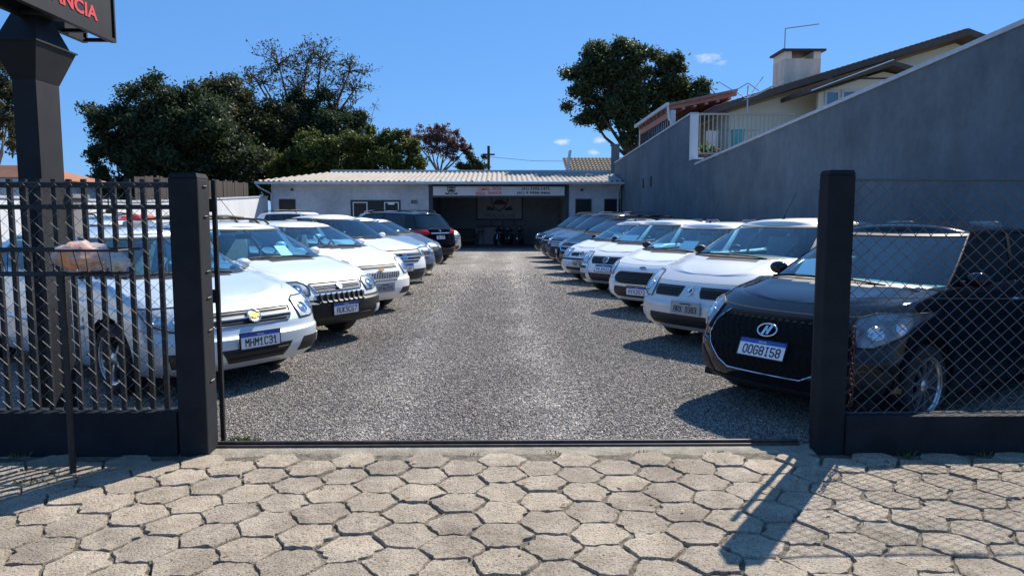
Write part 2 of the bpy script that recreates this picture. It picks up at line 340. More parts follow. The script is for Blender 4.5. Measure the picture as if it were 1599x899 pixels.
def pavers():
    s = .156; dx, dy = s*1.5, s*math.sqrt(3); jit = {}
    def corner(x, y):
        k = (round(x*40), round(y*40))
        if k not in jit: jit[k] = (random.uniform(-.014, .014), random.uniform(-.014, .014))
        return Vector((x+jit[k][0], y+jit[k][1], 0))
    for i in range(-17, 18):
        for j in range(10):
            x = i*dx; y = 2.3+j*dy+(dy/2 if i % 2 else 0)
            if y > 4.50 or abs(x) > .78*y+.45: continue
            cs = [corner(x+s*math.cos(R(60*k)), y+s*math.sin(R(60*k))) for k in range(6)]; ctr = sum(cs, Vector())/6; pts = []
            gap = random.uniform(.002, .007)
            for k in range(6):
                p0, p1 = cs[k]-ctr, cs[(k+1) % 6]-ctr
                for f in (.05, .25, .5, .75, .95):
                    p = p0.lerp(p1, f); p *= (1-(gap+random.uniform(-.005, .010 if random.random() < .8 else .024))/p.length)
                    pts.append(p)
            v = []; m = len(pts); tilt = (random.uniform(-.017, .017), random.uniform(-.017, .017)); lift = random.uniform(-.006, .003)
            for sc, z in ((1.0, -.055), (1.0, -.007), (.972, .0), (.6, .003)):
                for p in pts: v.append((p.x*sc, p.y*sc, z+lift+tilt[0]*p.x*sc+tilt[1]*p.y*sc+random.uniform(-.002, .002)*(z > -.05)))
            v.append((0, 0, .003+lift)); f = []
            for q in range(3):
                for k in range(m): n = (k+1) % m; f.append((q*m+k, q*m+n, (q+1)*m+n, (q+1)*m+k))
            for k in range(m): f.append((3*m+k, 3*m+(k+1) % m, 4*m))
            g = MB(); g.v = v; g.f = f; me = g.mesh('paver', M['paver'], smooth=True)
            link('paver', me, pave, (ctr.x, ctr.y, 0))
pavers()
# mortar strip between pavers and gate rail
g = MB(); n = 60
for i in range(n+1):
    x = -6+12*i/n; g.v += [(x, 4.56+.05*math.sin(i*1.7)+random.uniform(-.04, .03), -.028), (x, 4.62, -.006), (x, 4.775, -.002)]
for i in range(n):
    for k in range(2): g.f.append((3*i+k, 3*i+3+k, 3*i+4+k, 3*i+1+k))
tag(g.obj('mortar_strip', M['mortar'], smooth=True), kind='structure')
M['rail_steel'] = mat('rusty_rail_steel', (.05, .042, .04), .6, .3, var=(.12, .08, .065), vscale=12)
t = thing('gate_track', 'long rusty steel rail of the sliding gate set in the ground across the driveway', 'gate track', (-.05, 4.765, 0))
MB().box((-1.85, -.035, -.02), (2.04, .035, .012)).obj('base_plate', M['rail_steel'], t, bevel=.002)
MB().tube([(-1.85, 0, .022), (2.04, 0, .022)], .012, 8).obj('rail', M['rail_steel'], t, smooth=True)

# ------------------------------------------------------------------ boundary walls, gate posts and fences
M['fence_paint'] = mat('charcoal_render', (.010, .0115, .014), .85, var=(.019, .021, .0245), vscale=5, bump=.35, bscale=45, bdist=.004, spec=.25)
def weathered_wall(name, col, var):          # painted render with rain streaks, patches and damp at its foot
    m = mat(name, col, .88, var=var, vscale=1.3, bump=.3, bscale=9, streak=(1, 1, .45), detail=10); nt = m.node_tree; N = nt.nodes; K = nt.links; b = N['Principled BSDF']
    geo = N.new('ShaderNodeNewGeometry'); src = b.inputs['Base Color'].links[0].from_socket
    for scale, vec, p0, p1, lo, hi in ((.8, (1.2, 1.2, .22), .36, .66, .90, 1.05), (.42, (1, 1, 1.3), .40, .60, .82, 1.10), (7, (1, 1, 1), .35, .62, .88, 1.05)):
        mp = N.new('ShaderNodeMapping'); mp.inputs['Scale'].default_value = vec; nz = N.new('ShaderNodeTexNoise'); nz.inputs['Scale'].default_value = scale; nz.inputs['Detail'].default_value = 9; nz.inputs['Roughness'].default_value = .68
        K.new(geo.outputs['Position'], mp.inputs[0]); K.new(mp.outputs[0], nz.inputs['Vector']); rp = N.new('ShaderNodeMapRange'); rp.inputs[1].default_value = p0; rp.inputs[2].default_value = p1; rp.inputs[3].default_value = lo; rp.inputs[4].default_value = hi; K.new(nz.outputs[0], rp.inputs[0])
        x = N.new('ShaderNodeMix'); x.data_type = 'RGBA'; x.blend_type = 'MULTIPLY'; x.inputs[0].default_value = 1; K.new(src, x.inputs[6]); K.new(rp.outputs[0], x.inputs[7]); src = x.outputs[2]
    K.new(src, b.inputs['Base Color']); return m
M['wall_grey'] = weathered_wall('blue_grey_render', (.10, .124, .142), (.15, .175, .193))
M['cap'] = mat('flashing', (.5, .52, .54), .5, var=(.4, .42, .44), vscale=6)
M['white_wall'] = mat('white_render', (.66, .67, .67), .85, var=(.56, .57, .57), vscale=1.2, bump=.15, bscale=14, streak=(1, 1, .4))
M['facade'] = weathered_wall('facade_render', (.50, .53, .56), (.42, .45, .48))
M['steel_black'] = mat('black_steel', (.010, .0105, .012), .5, 0, var=(.02, .02, .022), vscale=20, spec=.4)
M['wire'] = mat('galvanised_wire', (.12, .125, .13), .5, .5)
M['rust'] = mat('rusty_chain', (.12, .05, .045), .7, .4, var=(.05, .025, .025), vscale=60)

def gate_post(x0, x1, y0, y1, h, label, hooks):
    t = thing('gate_post', label, 'gate post', ((x0+x1)/2, (y0+y1)/2, 0), 0, 'gate posts beside the driveway'); w, d = (x1-x0)/2, (y1-y0)/2
    MB().box((-w, -d, -.1), (w, d, h-.03)).obj('shaft', M['fence_paint'], t, bevel=.012)
    MB().add([(-w, -d, h-.03), (w, -d, h-.03), (w, d, h-.03), (-w, d, h-.03), (-w*.86, -d*.86, h), (w*.86, -d*.86, h), (w*.86, d*.86, h), (-w*.86, d*.86, h)],
             [(0,1,5,4), (1,2,6,5), (2,3,7,6), (3,0,4,7), (4,5,6,7)]).obj('cap', M['fence_paint'], t)
    for z in hooks:
        MB().tube([(w-.004, -d*.15, z), (w+.006, -d*.15, z), (w+.006, d*.45, z+.004), (w+.012, d*.55, z+.012)], .004, 5).obj('hook', M['wire'], t)
    return t
gate_post(-2.075, -1.89, 4.59, 4.77, 1.79, 'charcoal gate post with wire hooks at the end of the barred fence', [1.71, 1.52, 1.17, 1.0, .79, .46])
gp = gate_post(2.04, 2.21, 4.56, 4.70, 1.81, 'charcoal gate post at the end of the chain link fence with chain', [])
MB().box((.022, .30, 0), (.048, .326, 1.70)).obj('guide_pole', M['steel_black'], gp, bevel=.003)
for z in (.5, 1.5): MB().box((.027, .071, z), (.043, .2995, z+.03)).obj('bracket', M['steel_black'], gp)
t = thing('gate_guide_pole', 'slender black steel pole standing against the gate post with the hooks', 'pole', (-1.895, 4.86, 0))
MB().box((-.014, -.014, 0), (.014, .014, 1.76)).obj('shaft', M['steel_black'], t, bevel=.003)
for z in (.95, 1.55): MB().box((-.026, -.024, z), (.02, -.0145, z+.09)).obj('bracket', M['steel_black'], t)

def low_wall(x0, x1, yc, h, label):
    t = thing('low_wall', label, 'wall', ((x0+x1)/2, yc, 0), 0, 'low walls under the front fences'); w = (x1-x0)/2
    MB().box((-w, -.07, -.1), (w, .07, h)).obj('masonry', M['fence_paint'], t, bevel=.008)
low_wall(-8.5, -2.087, 4.665, .275, 'low charcoal wall under the black barred fence')
low_wall(2.212, 5.9, 4.615, .245, 'low charcoal wall under the chain link fence beside the black hatchback')

def chain_link(x0, x1, z0, z1, y, pw, ph, parent, name='chain_link_mesh', r=.0027):
    g = MB()
    def wire(a, b, yy):
        a = Vector((a[0], yy, a[1])); b = Vector((b[0], yy, b[1])); d = (b-a).normalized(); n1 = Vector((-d.z, 0, d.x))*r; n2 = Vector((0, 1, 0))*r
        c = [n1, n1*-.5+n2*.87, n1*-.5-n2*.87]
        g.add([a+k for k in c]+[b+k for k in c], [(0,1,4,3), (1,2,5,4), (2,0,3,5)])
    s = ph/pw; H = z1-z0; k = x0-H/s
    while k < x1+H/s:
        for sg in (1, -1):
            # line x = k + sg*(z-z0)/s
            za, zb = z0, z1; xa = k; xb = k+sg*H/s
            if xa < x0: za = z0+(x0-xa)/(xb-xa)*H if xb > xa else None
            lo, hi = 0.0, 1.0
            for lim, side in ((x0, 1), (x1, -1)):
                fa, fb = (xa-lim)*side, (xb-lim)*side
                if fa < 0 and fb < 0: lo, hi = 1, 0
                elif fa < 0: lo = max(lo, fa/(fa-fb))
                elif fb < 0: hi = min(hi, fa/(fa-fb))
            if hi-lo > .01: wire((xa+(xb-xa)*lo, z0+H*lo), (xa+(xb-xa)*hi, z0+H*hi), y+sg*.0022)
        k += pw
    o = g.obj(name, M['wire'], parent); return tag(o, kind='stuff')
t = thing('barred_fence', 'black steel fence of upright flat bars with wire netting, left of the driveway', 'fence', (-2.1, 4.665, 0))
bar = MB().box((-.014, -.012, .26), (.014, .012, 1.755)).mesh('bar', M['steel_black'])
for i in range(52): link('bar', bar, t, (-.07-.0925*i, 0, 0))
for z in (1.565, 1.70): MB().box((-4.9, -.0325, z), (.013, -.0125, z+.03)).obj('rail', M['steel_black'], t)
chain_link(-4.9, .01, .285, 1.73, -.044, .098, .093, t, r=.0016)
MB().tube([(-4.9, -.044, 1.732), (.01, -.044, 1.732)], .003, 5).obj('tension_wire', M['wire'], t)
MB().tube([(-4.9+.05*i, -.044+.004*math.sin(i*1.9), .283+.005*math.sin(i*2.6)) for i in range(99)], .004, 4).obj('bottom_wire', M['wire'], t)
t = thing('chain_link_fence', 'grey diamond wire fence stretched right of the driveway before the black hatchback', 'fence', (2.215, 4.615, 0))
chain_link(.0, 3.675, .25, 1.745, 0, .0985, .092, t)
MB().tube([(0, 0, 1.75), (3.64, 0, 1.75)], .009, 6).obj('top_rail', M['wire'], t)
MB().tube([(0, .004, 1.0), (1.8, .004, .992), (3.64, .004, 1.0)], .0028, 5).obj('tension_wire', M['wire'], t)
MB().tube([(.03*i, .003*math.sin(i*1.9), .25+.004*math.sin(i*2.6)) for i in range(122)], .0035, 4).obj('bottom_wire', M['wire'], t)
# chain hanging on the post
t = thing('hanging_chain', 'rusty link chain hanging down beside the gate post with the diamond wire fence', 'chain', (2.25, 4.585, .80))
lk = MB(); ring = [(.013*math.cos(a)*1.0, 0, .022*math.sin(a)) for a in [2*math.pi*k/10 for k in range(11)]]
lk.tube(ring, .0045, 5, cap=False); lm = lk.mesh('link', M['rust'], smooth='all')
for i in range(15):
    o = link('link', lm, t, (.004*math.sin(i*1.3), 0, -.034*i)); o.rotation_euler = (0, R(random.uniform(-12, 12)), R(90*(i % 2)+random.uniform(-20, 20)))

# ------------------------------------------------------------------ waste basket on its pole with a bag in it
t = thing('waste_basket', 'shallow black wire basket on a thin pole on the pavement before the barred fence', 'basket', (-2.555, 4.25, 0))
BZ = 1.19; bw = .40
MB().tube([(0, 0, -.05), (0, 0, BZ)], .019, 8).obj('pole', M['steel_black'], t, smooth=True)
g = MB(); rim = [(-1.1, -.14, BZ+.14), (bw, -.14, BZ+.14), (bw, .14, BZ+.14), (-1.1, .14, BZ+.14), (-1.1, -.14, BZ+.14)]
for a, b in zip(rim, rim[1:]): g.tube([a, b], .008, 6)
g.obj('rim', M['steel_black'], t)
g = MB(); bot = [(-1.08, -.1, BZ), (bw-.05, -.1, BZ), (bw-.05, .1, BZ), (-1.08, .1, BZ), (-1.08, -.1, BZ)]
for a, b in zip(bot, bot[1:]): g.tube([a, b], .007, 6)
for k in range(5): g.tube([(-1.08, -.09+.045*k, BZ-.004), (bw-.05, -.09+.045*k, BZ-.004)], .003, 4)
g.obj('floor_frame', M['steel_black'], t)
for sy in (-1, 1):
    for k in range(22):
        x = -1.07+.068*k
        MB().tube([(x, sy*.14, BZ+.14), (x+.012*(-1)**k, sy*.1, BZ)], .0028, 4, cap=False).obj('wire', M['steel_black'], t)
def plastic_bag():
    m = glass_mat('thin_plastic', (.9, .9, .9), .1)
    nt = m.node_tree; N = nt.nodes
    d = N.new('ShaderNodeBsdfDiffuse'); d.inputs[0].default_value = (.8, .8, .82, 1); tr = N.new('ShaderNodeBsdfTranslucent'); tr.inputs[0].default_value = (.8, .8, .82, 1)
    mx = N.new('ShaderNodeMixShader'); mx.inputs[0].default_value = .5; nt.links.new(d.outputs[0], mx.inputs[1]); nt.links.new(tr.outputs[0], mx.inputs[2])
    m2 = N.new('ShaderNodeMixShader'); m2.inputs[0].default_value = .42
    old = [n for n in N if n.type == 'MIX_SHADER' and n not in (mx, m2)][0]
    nt.links.new(old.outputs[0], m2.inputs[1]); nt.links.new(mx.outputs[0], m2.inputs[2]); nt.links.new(m2.outputs[0], N['Material Output'].inputs[0])
    t = thing('plastic_bag', 'clear plastic bag of orange and brown rubbish lying in the wire basket', 'bag', (-2.42, 4.25, BZ+.012))
    def blob(c, rad, amp, seed, nu=34, nv=20):
        g = MB().ball((0, 0, 0), (1, 1, 1), nu, nv); v = []
        from mathutils import noise
        for p in g.v:
            q = Vector(p); k = 1+amp*noise.noise(q*2.3+Vector((seed, 0, 0)))+amp*.6*noise.noise(q*5.5+Vector((0, seed, 0)))+.04*abs(noise.noise(q*11))
            v.append((c[0]+q.x*rad[0]*k, c[1]+q.y*rad[1]*k, max(0, c[2]+q.z*rad[2]*k)))
        g.v = v; return g
    blob((-.01, 0, .085), (.165, .085, .085), .3, 3).obj('film', m, t, smooth='all')
    b = blob((.19, 0, .055), (.07, .06, .055), .35, 8); b.obj('knot', m, t, smooth='all')
    inn = mat('rubbish', (.9, .22, .03), .6, var=(.9, .5, .25), vscale=16)
    blob((-.03, -.01, .085), (.12, .075, .07), .35, 12, 18, 12).obj('rubbish', inn, t, smooth='all')
    blob((.06, .01, .075), (.065, .05, .05), .35, 22, 18, 12).obj('rubbish', mat('rubbish_dark', (.3, .14, .07), .6, var=(.7, .4, .25), vscale=20), t, smooth='all')
    blob((.19, 0, .055), (.045, .04, .035), .35, 31, 14, 9).obj('rubbish', mat('rubbish_yellow', (.75, .62, .25), .6, var=(.8, .8, .78), vscale=22), t, smooth='all')
plastic_bag()

# ------------------------------------------------------------------ totem sign
M['sign_dark'] = mat('sign_steel', (.008, .009, .011), .6, 0, var=(.014, .0155, .018), vscale=6, spec=.28)
M['sign_red'] = mat('sign_red_print', (.62, .05, .05), .5)
M['sign_white'] = mat('sign_white_print', (.75, .75, .75), .5)
t = thing('totem_sign', 'tall charcoal sign box with red lettering on a square steel post', 'sign', (-3.42, 5.52, 0))
px, py = .085, .14
MB().box((-px, -py, 0), (px, py, 2.52)).obj('post', M['sign_dark'], t, bevel=.004)
def frustum(n, a0, b0, z0, a1, b1, z1):
    v = [(-a0, -b0, z0), (a0, -b0, z0), (a0, b0, z0), (-a0, b0, z0), (-a1, -b1, z1), (a1, -b1, z1), (a1, b1, z1), (-a1, b1, z1)]
    return MB().add(v, [(3,2,1,0), (4,5,6,7), (0,1,5,4), (1,2,6,5), (2,3,7,6), (3,0,4,7)]).obj(n, M['sign_dark'], t)
frustum('capital', px+.002, py+.002, 2.50, .165, .24, 2.745)
MB().box((-.175, -.25, 2.746), (.175, .25, 2.758)).obj('flange_plate', M['sign_dark'], t)
frustum('neck', .15, .20, 2.759, .06, .09, 3.02)
S0, S1, SZ0, SZ1 = -1.15, .62, 2.93, 4.05
for sx, lx in ((1, .262), (-1, .03)):
    fx0, fx1 = (lx-.012, lx) if sx > 0 else (lx-.012, lx)
    MB().box((fx0, S0, SZ0+.03), (fx1, S1, SZ1-.03)).obj('sign_panel', M['sign_dark'], t)
    g = MB()
    g.box((lx-.03, S0-.02, SZ0), (lx+.014, S1+.02, SZ0+.029)); g.box((lx-.03, S0-.02, SZ1-.029), (lx+.014, S1+.02, SZ1)); g.box((lx-.03, S1+.001, SZ0+.0295), (lx+.014, S1+.02, SZ1-.0295)); g.box((lx-.03, S0-.02, SZ0+.0295), (lx+.014, S0-.001, SZ1-.0295))
    g.obj('panel_frame', M['sign_dark'], t)
for y in (S1-.02, -.2, .3, S0+.02): MB().box((.05, y-.015, SZ0+.001), (.23, y+.015, SZ0+.028)).obj('cross_bar', M['sign_dark'], t)
MB().box((.05, -.1, SZ0+.031), (.225, .1, SZ0+.14)).obj('saddle', M['sign_dark'], t)
for txt, z, m_, w in (('COMPRA', 3.66, 'sign_white', .9), ('TROCA', 3.43, 'sign_white', .72), ('VENDA', 3.24, 'sign_red', .72), ('FINANCIA', 3.035, 'sign_red', .86)):
    o = link('lettering', text_mesh(txt, .105, M[m_], .002, w, bold=.004), t, (.2645, -.04 if w > .8 else -.1, z)); o.rotation_euler = (R(90), 0, R(90))
# concrete meter box behind the sign post
M['concrete'] = mat('bare_concrete', (.20, .20, .195), .9, var=(.14, .14, .135), vscale=5, bump=.3)
t = thing('meter_box', 'grey concrete meter box fixed behind the sign post above the car roof', 'box', (-3.475, 5.80, 1.36))
MB().box((-.15, -.135, 0), (.15, .12, .30)).obj('housing', M['concrete'], t, bevel=.008)
MB().box((-.17, -.138, .302), (.17, .14, .335)).obj('lid', M['concrete'], t, bevel=.006)
MB().box((-.09, -.146, .05), (.09, -.1365, .25)).obj('meter_door', M['sign_dark'], t)

# ------------------------------------------------------------------ side walls
WX = 5.9
prof = [(4.4, 3.84), (22.4, 3.10), (22.402, 3.28), (23.1, 3.28), (23.102, 4.70), (38.5, 4.32)]
t = thing('boundary_wall', 'tall blue grey rendered wall stepping up along the right side of the yard', 'wall', (WX, 0, 0))
poly = [(4.4, -.1), (38.5, -.1)]+prof[::-1]
MB().prism_x(poly, 0, .2).obj('masonry', M['wall_grey'], t)
def strip(a, b, o=.03):
    g = MB(); (y0, z0), (y1, z1) = a, b
    g.prism_x([(y0, z0+.004), (y1, z1+.004), (y1, z1+.064), (y0, z0+.064)], -o, .2+o); return g
strip(prof[0], prof[1]).obj('coping', M['cap'], t); strip((23.0, 4.702), prof[-1]).obj('coping', M['cap'], t)
MB().box((-.02, 22.96, 3.285), (.22, 23.098, 4.70)).obj('end_pier', M['white_wall'], t)
MB().box((-.05, 22.4, 3.282), (.25, 22.955, 3.33)).obj('coping', M['white_wall'], t)
for y in (29.0, 30.6): MB().box((-.012, y-.16, 2.72), (.004, y+.16, 3.12)).obj('vent', M['sign_dark'], t)
t = thing('side_wall', 'pale wall with sunlit top along the left side of the yard', 'wall', (-11.4, 0, 0))
lp = [(4.8, 1.9), (23, 1.98), (27, 2.12), (35.9, 2.5)]
MB().prism_x([(4.8, -.1), (35.9, -.1)]+lp[::-1], -.2, 0).obj('masonry', M['white_wall'], t)
for a, b in zip(lp, lp[1:]):
    y0, z0 = a; y1, z1 = b
    MB().prism_x([(y0, z0+.003), (y1, z1+.003), (y1, z1+.06), (y0, z0+.06)], -.23, .03).obj('coping', M['cap'], t)
M['old_boards'] = mat('weathered_boards', (.03, .024, .02), .9, var=(.055, .042, .034), vscale=5)
t = thing('board_fence', 'dark weathered board fence rising behind the pale left wall', 'fence', (-12.6, 20, 0))
bd = MB().box((-.015, -.11, 0), (.015, .11, 1)).mesh('board', M['old_boards'])
for i in range(48):
    o = link('board', bd, t, (random.uniform(-.012, .012), 5.5+.235*i, 0)); o.scale = (1, 1, 2.95+.006*i+random.uniform(-.05, .05))

# ------------------------------------------------------------------ office building at the far end
FY = 36.0
M['roof_sheet'] = mat('pale_fibre_cement', (.35, .305, .262), .9, var=(.26, .225, .19), vscale=1.2, bump=.2, bscale=30)
M['gutter'] = mat('gutter_metal', (.42, .45, .48), .5, .2)
M['dark_trim'] = mat('dark_trim', (.03, .036, .045), .6)
M['dark_glass'] = mat('office_glass', (.012, .014, .016), .25, spec=.25)
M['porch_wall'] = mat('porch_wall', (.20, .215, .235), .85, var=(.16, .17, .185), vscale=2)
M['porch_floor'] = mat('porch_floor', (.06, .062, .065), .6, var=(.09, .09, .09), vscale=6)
b = thing('office_building', 'low white sales office with pale corrugated roof and open dark porch', 'building', (-2.6, FY, 0))
def bx(name, lo, hi, m, parent=b, **k): return MB().box((lo[0]+2.6, lo[1]-FY, lo[2]), (hi[0]+2.6, hi[1]-FY, hi[2])).obj(name, m, parent, **k)
LX, RX = -11.25, 5.86; OX0, OX1 = -3.46, 3.16; OY = 41.5
bx('wall', (LX, FY, -.1), (OX0, FY+.2, 3.13), M['facade']); bx('wall', (OX1, FY, -.1), (RX, FY+.2, 3.13), M['facade'])
bx('wall', (LX, FY+.201, -.1), (LX+.2, OY, 3.4), M['facade']); bx('wall', (RX-.2, FY+.201, -.1), (RX, OY, 3.4), M['facade'])
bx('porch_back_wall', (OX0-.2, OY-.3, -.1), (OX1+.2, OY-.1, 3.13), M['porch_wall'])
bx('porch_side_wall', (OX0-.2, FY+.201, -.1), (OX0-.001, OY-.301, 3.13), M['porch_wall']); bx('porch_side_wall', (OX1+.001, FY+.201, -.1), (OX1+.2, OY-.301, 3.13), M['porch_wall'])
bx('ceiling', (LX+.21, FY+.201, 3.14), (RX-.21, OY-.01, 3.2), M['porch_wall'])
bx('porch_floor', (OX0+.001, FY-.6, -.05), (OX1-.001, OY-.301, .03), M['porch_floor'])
bx('pillar', (OX0-.12, FY-.04, 0), (OX0+.08, FY-.001, 3.1), M['dark_trim']); bx('pillar', (OX1-.08, FY-.04, 0), (OX1+.12, FY-.001, 3.1), M['dark_trim'])
# roof: corrugated sheet with overhang, hipped at its left end
g = MB(); EX0, EX1 = -11.85, 6.0; ey0, ez0, ey1, ez1 = FY-.55, 3.26, FY+4.2, 3.98
nx = 560
for i in range(nx+1):
    x = EX0+(EX1-EX0)*i/nx; wz = .034*math.sin(x*2*math.pi/.25)
    lim = min(1, max(.0, (x-EX0)/2.6))
    for k in range(5):
        f_ = k/4*(lim if lim < 1 else 1)
        g.v.append((x+2.6, ey0+(ey1-ey0)*f_-FY, ez0+(ez1-ez0)*f_+wz))
for i in range(nx):
    for k in range(4): g.f.append((5*i+k, 5*i+5+k, 5*i+6+k, 5*i+1+k))
g.obj('roof', M['roof_sheet'], b, smooth='all')
bx('ridge_cap', (-9.3, ey1-.1, ez1-.03), (6.0, ey1+.2, ez1+.1), M['gutter'])
bx('rear_roof', (EX0, ey1+.21, 3.3), (6.0, ey1+1.6, 3.4), M['gutter'])
bx('gutter', (EX0, ey0-.12, 3.10), (6.0, ey0+.02, 3.225), M['gutter'], bevel=.015)
bx('soffit', (EX0+.02, ey0+.021, 3.135), (RX, FY-.001, 3.155), M['facade'])
MB().tube([(EX0+.08+2.6, ey0-.05-FY, 3.1), (EX0+.2+2.6, ey0-.03-FY, 2.95), (LX+.02+2.6, -.06, 2.65), (LX+.02+2.6, -.06, 0)], .05, 8).obj('downpipe', M['facade'], b, smooth=True)
MB().tube([(5.75+2.6, ey0-.05-FY, 3.1), (5.72+2.6, -.2, 2.9), (5.7+2.6, -.07, 2.7), (5.7+2.6, -.07, 0)], .05, 8).obj('downpipe', M['facade'], b, smooth=True)
def window(x0, x1, z0, z1, parts=1, fr='facade', name='window'):
    w = bx(name, (x0, FY-.012, z0), (x1, FY-.002, z1), M['ink'])
    g = MB(); q = .05
    for (a, c, e, f_) in ((x0-q, x1+q, z1+.001, z1+q), (x0-q, x1+q, z0-q, z0-.001), (x0-q, x0-.001, z0, z1), (x1+.001, x1+q, z0, z1)):
        g.box((a+2.6, -.035, e), (c+2.6, -.003, f_))
    for k in range(1, parts): xx = x0+(x1-x0)*k/parts; g.box((xx-.03+2.6, -.033, z0), (xx+.03+2.6, -.013, z1))
    g.obj('frame', M[fr], w); bx('pane', (x0+.002, FY-.022, z0+.002), (x1-.002, FY-.014, z1-.002), M['dark_glass'], w)
    return w
def X_(px): return at(px, 315, FY)[0]
def Z_(py): return at(700, py, FY)[1]
window(X_(437.5), X_(460), Z_(352), Z_(312.5), 1, 'dark_trim')
w = window(X_(549), X_(624), Z_(352), Z_(314), 1, 'dark_trim')
for p0, p1 in ((551, 574), (600, 623)):
    x0, x1, z0, z1 = X_(p0), X_(p1), Z_(352), Z_(315.5); g = MB()
    for a in ((x0, x0+.05, z0, z1), (x1-.05, x1, z0, z1), (x0+.051, x1-.051, z1-.05, z1)): g.box((a[0]+2.6, -.06, a[2]), (a[1]+2.6, -.037, a[3]))
    g.obj('sash', M['white_wall'], w)
bx('notice', (X_(606), FY-.066, Z_(319.5)), (X_(616), FY-.062, Z_(316.5)), M['plate_white'], w)
window(X_(900), X_(922), Z_(336), Z_(312), 1, 'dark_trim'); window(X_(945), X_(967), Z_(336), Z_(312), 1, 'dark_trim')
n_ = bx('house_number', (X_(642), FY-.02, Z_(318)), (X_(652), FY-.002, Z_(312.5)), M['ink'])
o = link('lettering', text_mesh('154', .11, M['plate_grey'], .003, .24), n_, (X_(647)+2.6, -.024, Z_(317))); o.rotation_euler = (R(90), 0, 0)
for px_ in (457, 908):
    q = bx('floodlight', (X_(px_)-.07, FY-.13, Z_(296.5)-.05), (X_(px_)+.07, FY-.03, Z_(296.5)+.05), M['dark_trim'], bevel=.01)
# banner across the porch opening
def crest(parent, x, y, z, s, mdark, mlight, name='crest'):
    sh = [(-.5, .5), (-.25, .42), (0, .52), (.25, .42), (.5, .5), (.46, 0), (.3, -.32), (0, -.52), (-.3, -.32), (-.46, 0)]
    e = MB().prism([(x+a*s, z+c*s) for a, c in sh], y-.006, y).obj(name, mdark, parent)
    MB().prism([(x+a*s*.86, z+c*s*.86) for a, c in sh], y-.010, y-.0065).obj('shield_face', mlight, e)
    g = MB(); g.prism([(x-.34*s, z-.06*s), (x-.2*s, z+.14*s), (x+.16*s, z+.16*s), (x+.34*s, z+.0*s), (x+.34*s, z-.12*s), (x-.34*s, z-.12*s)], y-.014, y-.0105)
    g.prism([(x-.3*s, z+.24*s), (x+.3*s, z+.24*s), (x+.3*s, z+.36*s), (x-.3*s, z+.36*s)], y-.014, y-.0105); g.obj('emblem', mdark, e)
    g = MB()
    for sg in (-1, 1): MB().prism([(x+sg*a*s, z+c*s) for a, c in ((.3, -.32), (.75, -.2), (.66, -.3), (.78, -.42), (.3, -.46))], y-.009, y-.0011).obj('ribbon', mdark, e)
    return e
M['banner'] = mat('banner_vinyl', (.66, .69, .72), .6, var=(.58, .61, .64), vscale=1.5)
bz0, bz1 = Z_(305.5), Z_(291.5)
t = thing('banner', 'long white banner with crest, red slogan and phone numbers over the porch', 'banner', (0, FY-.05, 0))
MB().box((OX0+.1, -.03, bz0), (OX1-.1, .0, bz1)).obj('panel', M['banner'], t)
g = MB()
for a in ((OX0+.02, OX1-.02, bz1+.001, bz1+.06), (OX0+.02, OX1-.02, bz0-.1, bz0-.001), (OX0+.02, OX0+.099, bz0, bz1), (OX1-.099, OX1-.02, bz0, bz1)): g.box((a[0], -.04, a[2]), (a[1], .005, a[3]))
g.obj('frame', M['dark_trim'], t)
crest(t, X_(705), -.031, (bz0+bz1)/2+.02, .42, M['ink'], M['plate_grey'])
for txt, z, x, w_, m_ in (('COMPRA - TROCA', bz0+.235, X_(765), 1.15, 'sign_red'), ('VENDA - FINANCIA', bz0+.035, X_(763), 1.28, 'sign_red'), ('(41) 3393-1473', bz0+.235, X_(836), 1.36, 'ink'), ('(41) 9 9996-4466', bz0+.035, X_(833), 1.62, 'ink')):
    o = link('lettering', text_mesh(txt, .165, M[m_], .002, w_, bold=.006, shear=.15 if m_ == 'sign_red' else 0), t, (x, -.034, z)); o.rotation_euler = (R(90), R(-2.5) if m_ == 'sign_red' else 0, 0)
# things in the porch
M['poster'] = mat('poster_print', (.34, .36, .39), .6, var=(.26, .28, .3), vscale=2)
def PX(px): return at(px, 330, OY-.3)[0]
def PZ(py): return at(760, py, OY-.3)[1]
t = thing('wall_poster', 'framed poster with a crest hanging on the back wall of the porch', 'poster', (0, OY-.31, 0))
MB().box((PX(746), -.03, PZ(341)), (PX(814), 0, PZ(303))).obj('panel', M['poster'], t)
g = MB(); x0, x1, z0, z1 = PX(745), PX(815), PZ(342), PZ(302)
for a in ((x0-.05, x1+.05, z1+.001, z1+.06), (x0-.05, x1+.05, z0-.06, z0-.001), (x0-.05, x0-.001, z0, z1), (x1+.001, x1+.05, z0, z1)): g.box((a[0], -.05, a[2]), (a[1], .004, a[3]))
g.obj('frame', M['ink'], t); crest(t, (x0+x1)/2, -.031, PZ(316), 1.0, M['ink'], M['poster'])
o = link('lettering', text_mesh('VEICULOS', .16, M['ink'], .002, 1.7), t, ((x0+x1)/2, -.034, PZ(339))); o.rotation_euler = (R(90), 0, 0)
M['dark_wood'] = mat('dark_wood', (.03, .025, .022), .6, var=(.045, .036, .03), vscale=8)
t = thing('bench_sofa', 'dark two seat sofa against the back wall of the porch', 'sofa', (PX(720), OY-.8, .03))
for nm, lo, hi in (('seat', (-.8, -.3, .12), (.8, .25, .42)), ('backrest', (-.8, .251, .12), (.8, .45, .85)), ('armrest', (-.98, -.3, .12), (-.801, .45, .62)), ('armrest', (.801, -.3, .12), (.98, .45, .62))): MB().box(lo, hi).obj(nm, M['dark_wood'], t, bevel=.04)
for sx in (-.9, .9):
    for sy in (-.25, .4): MB().box((sx-.03, sy-.03, 0), (sx+.03, sy+.03, .119)).obj('leg', M['ink'], t)
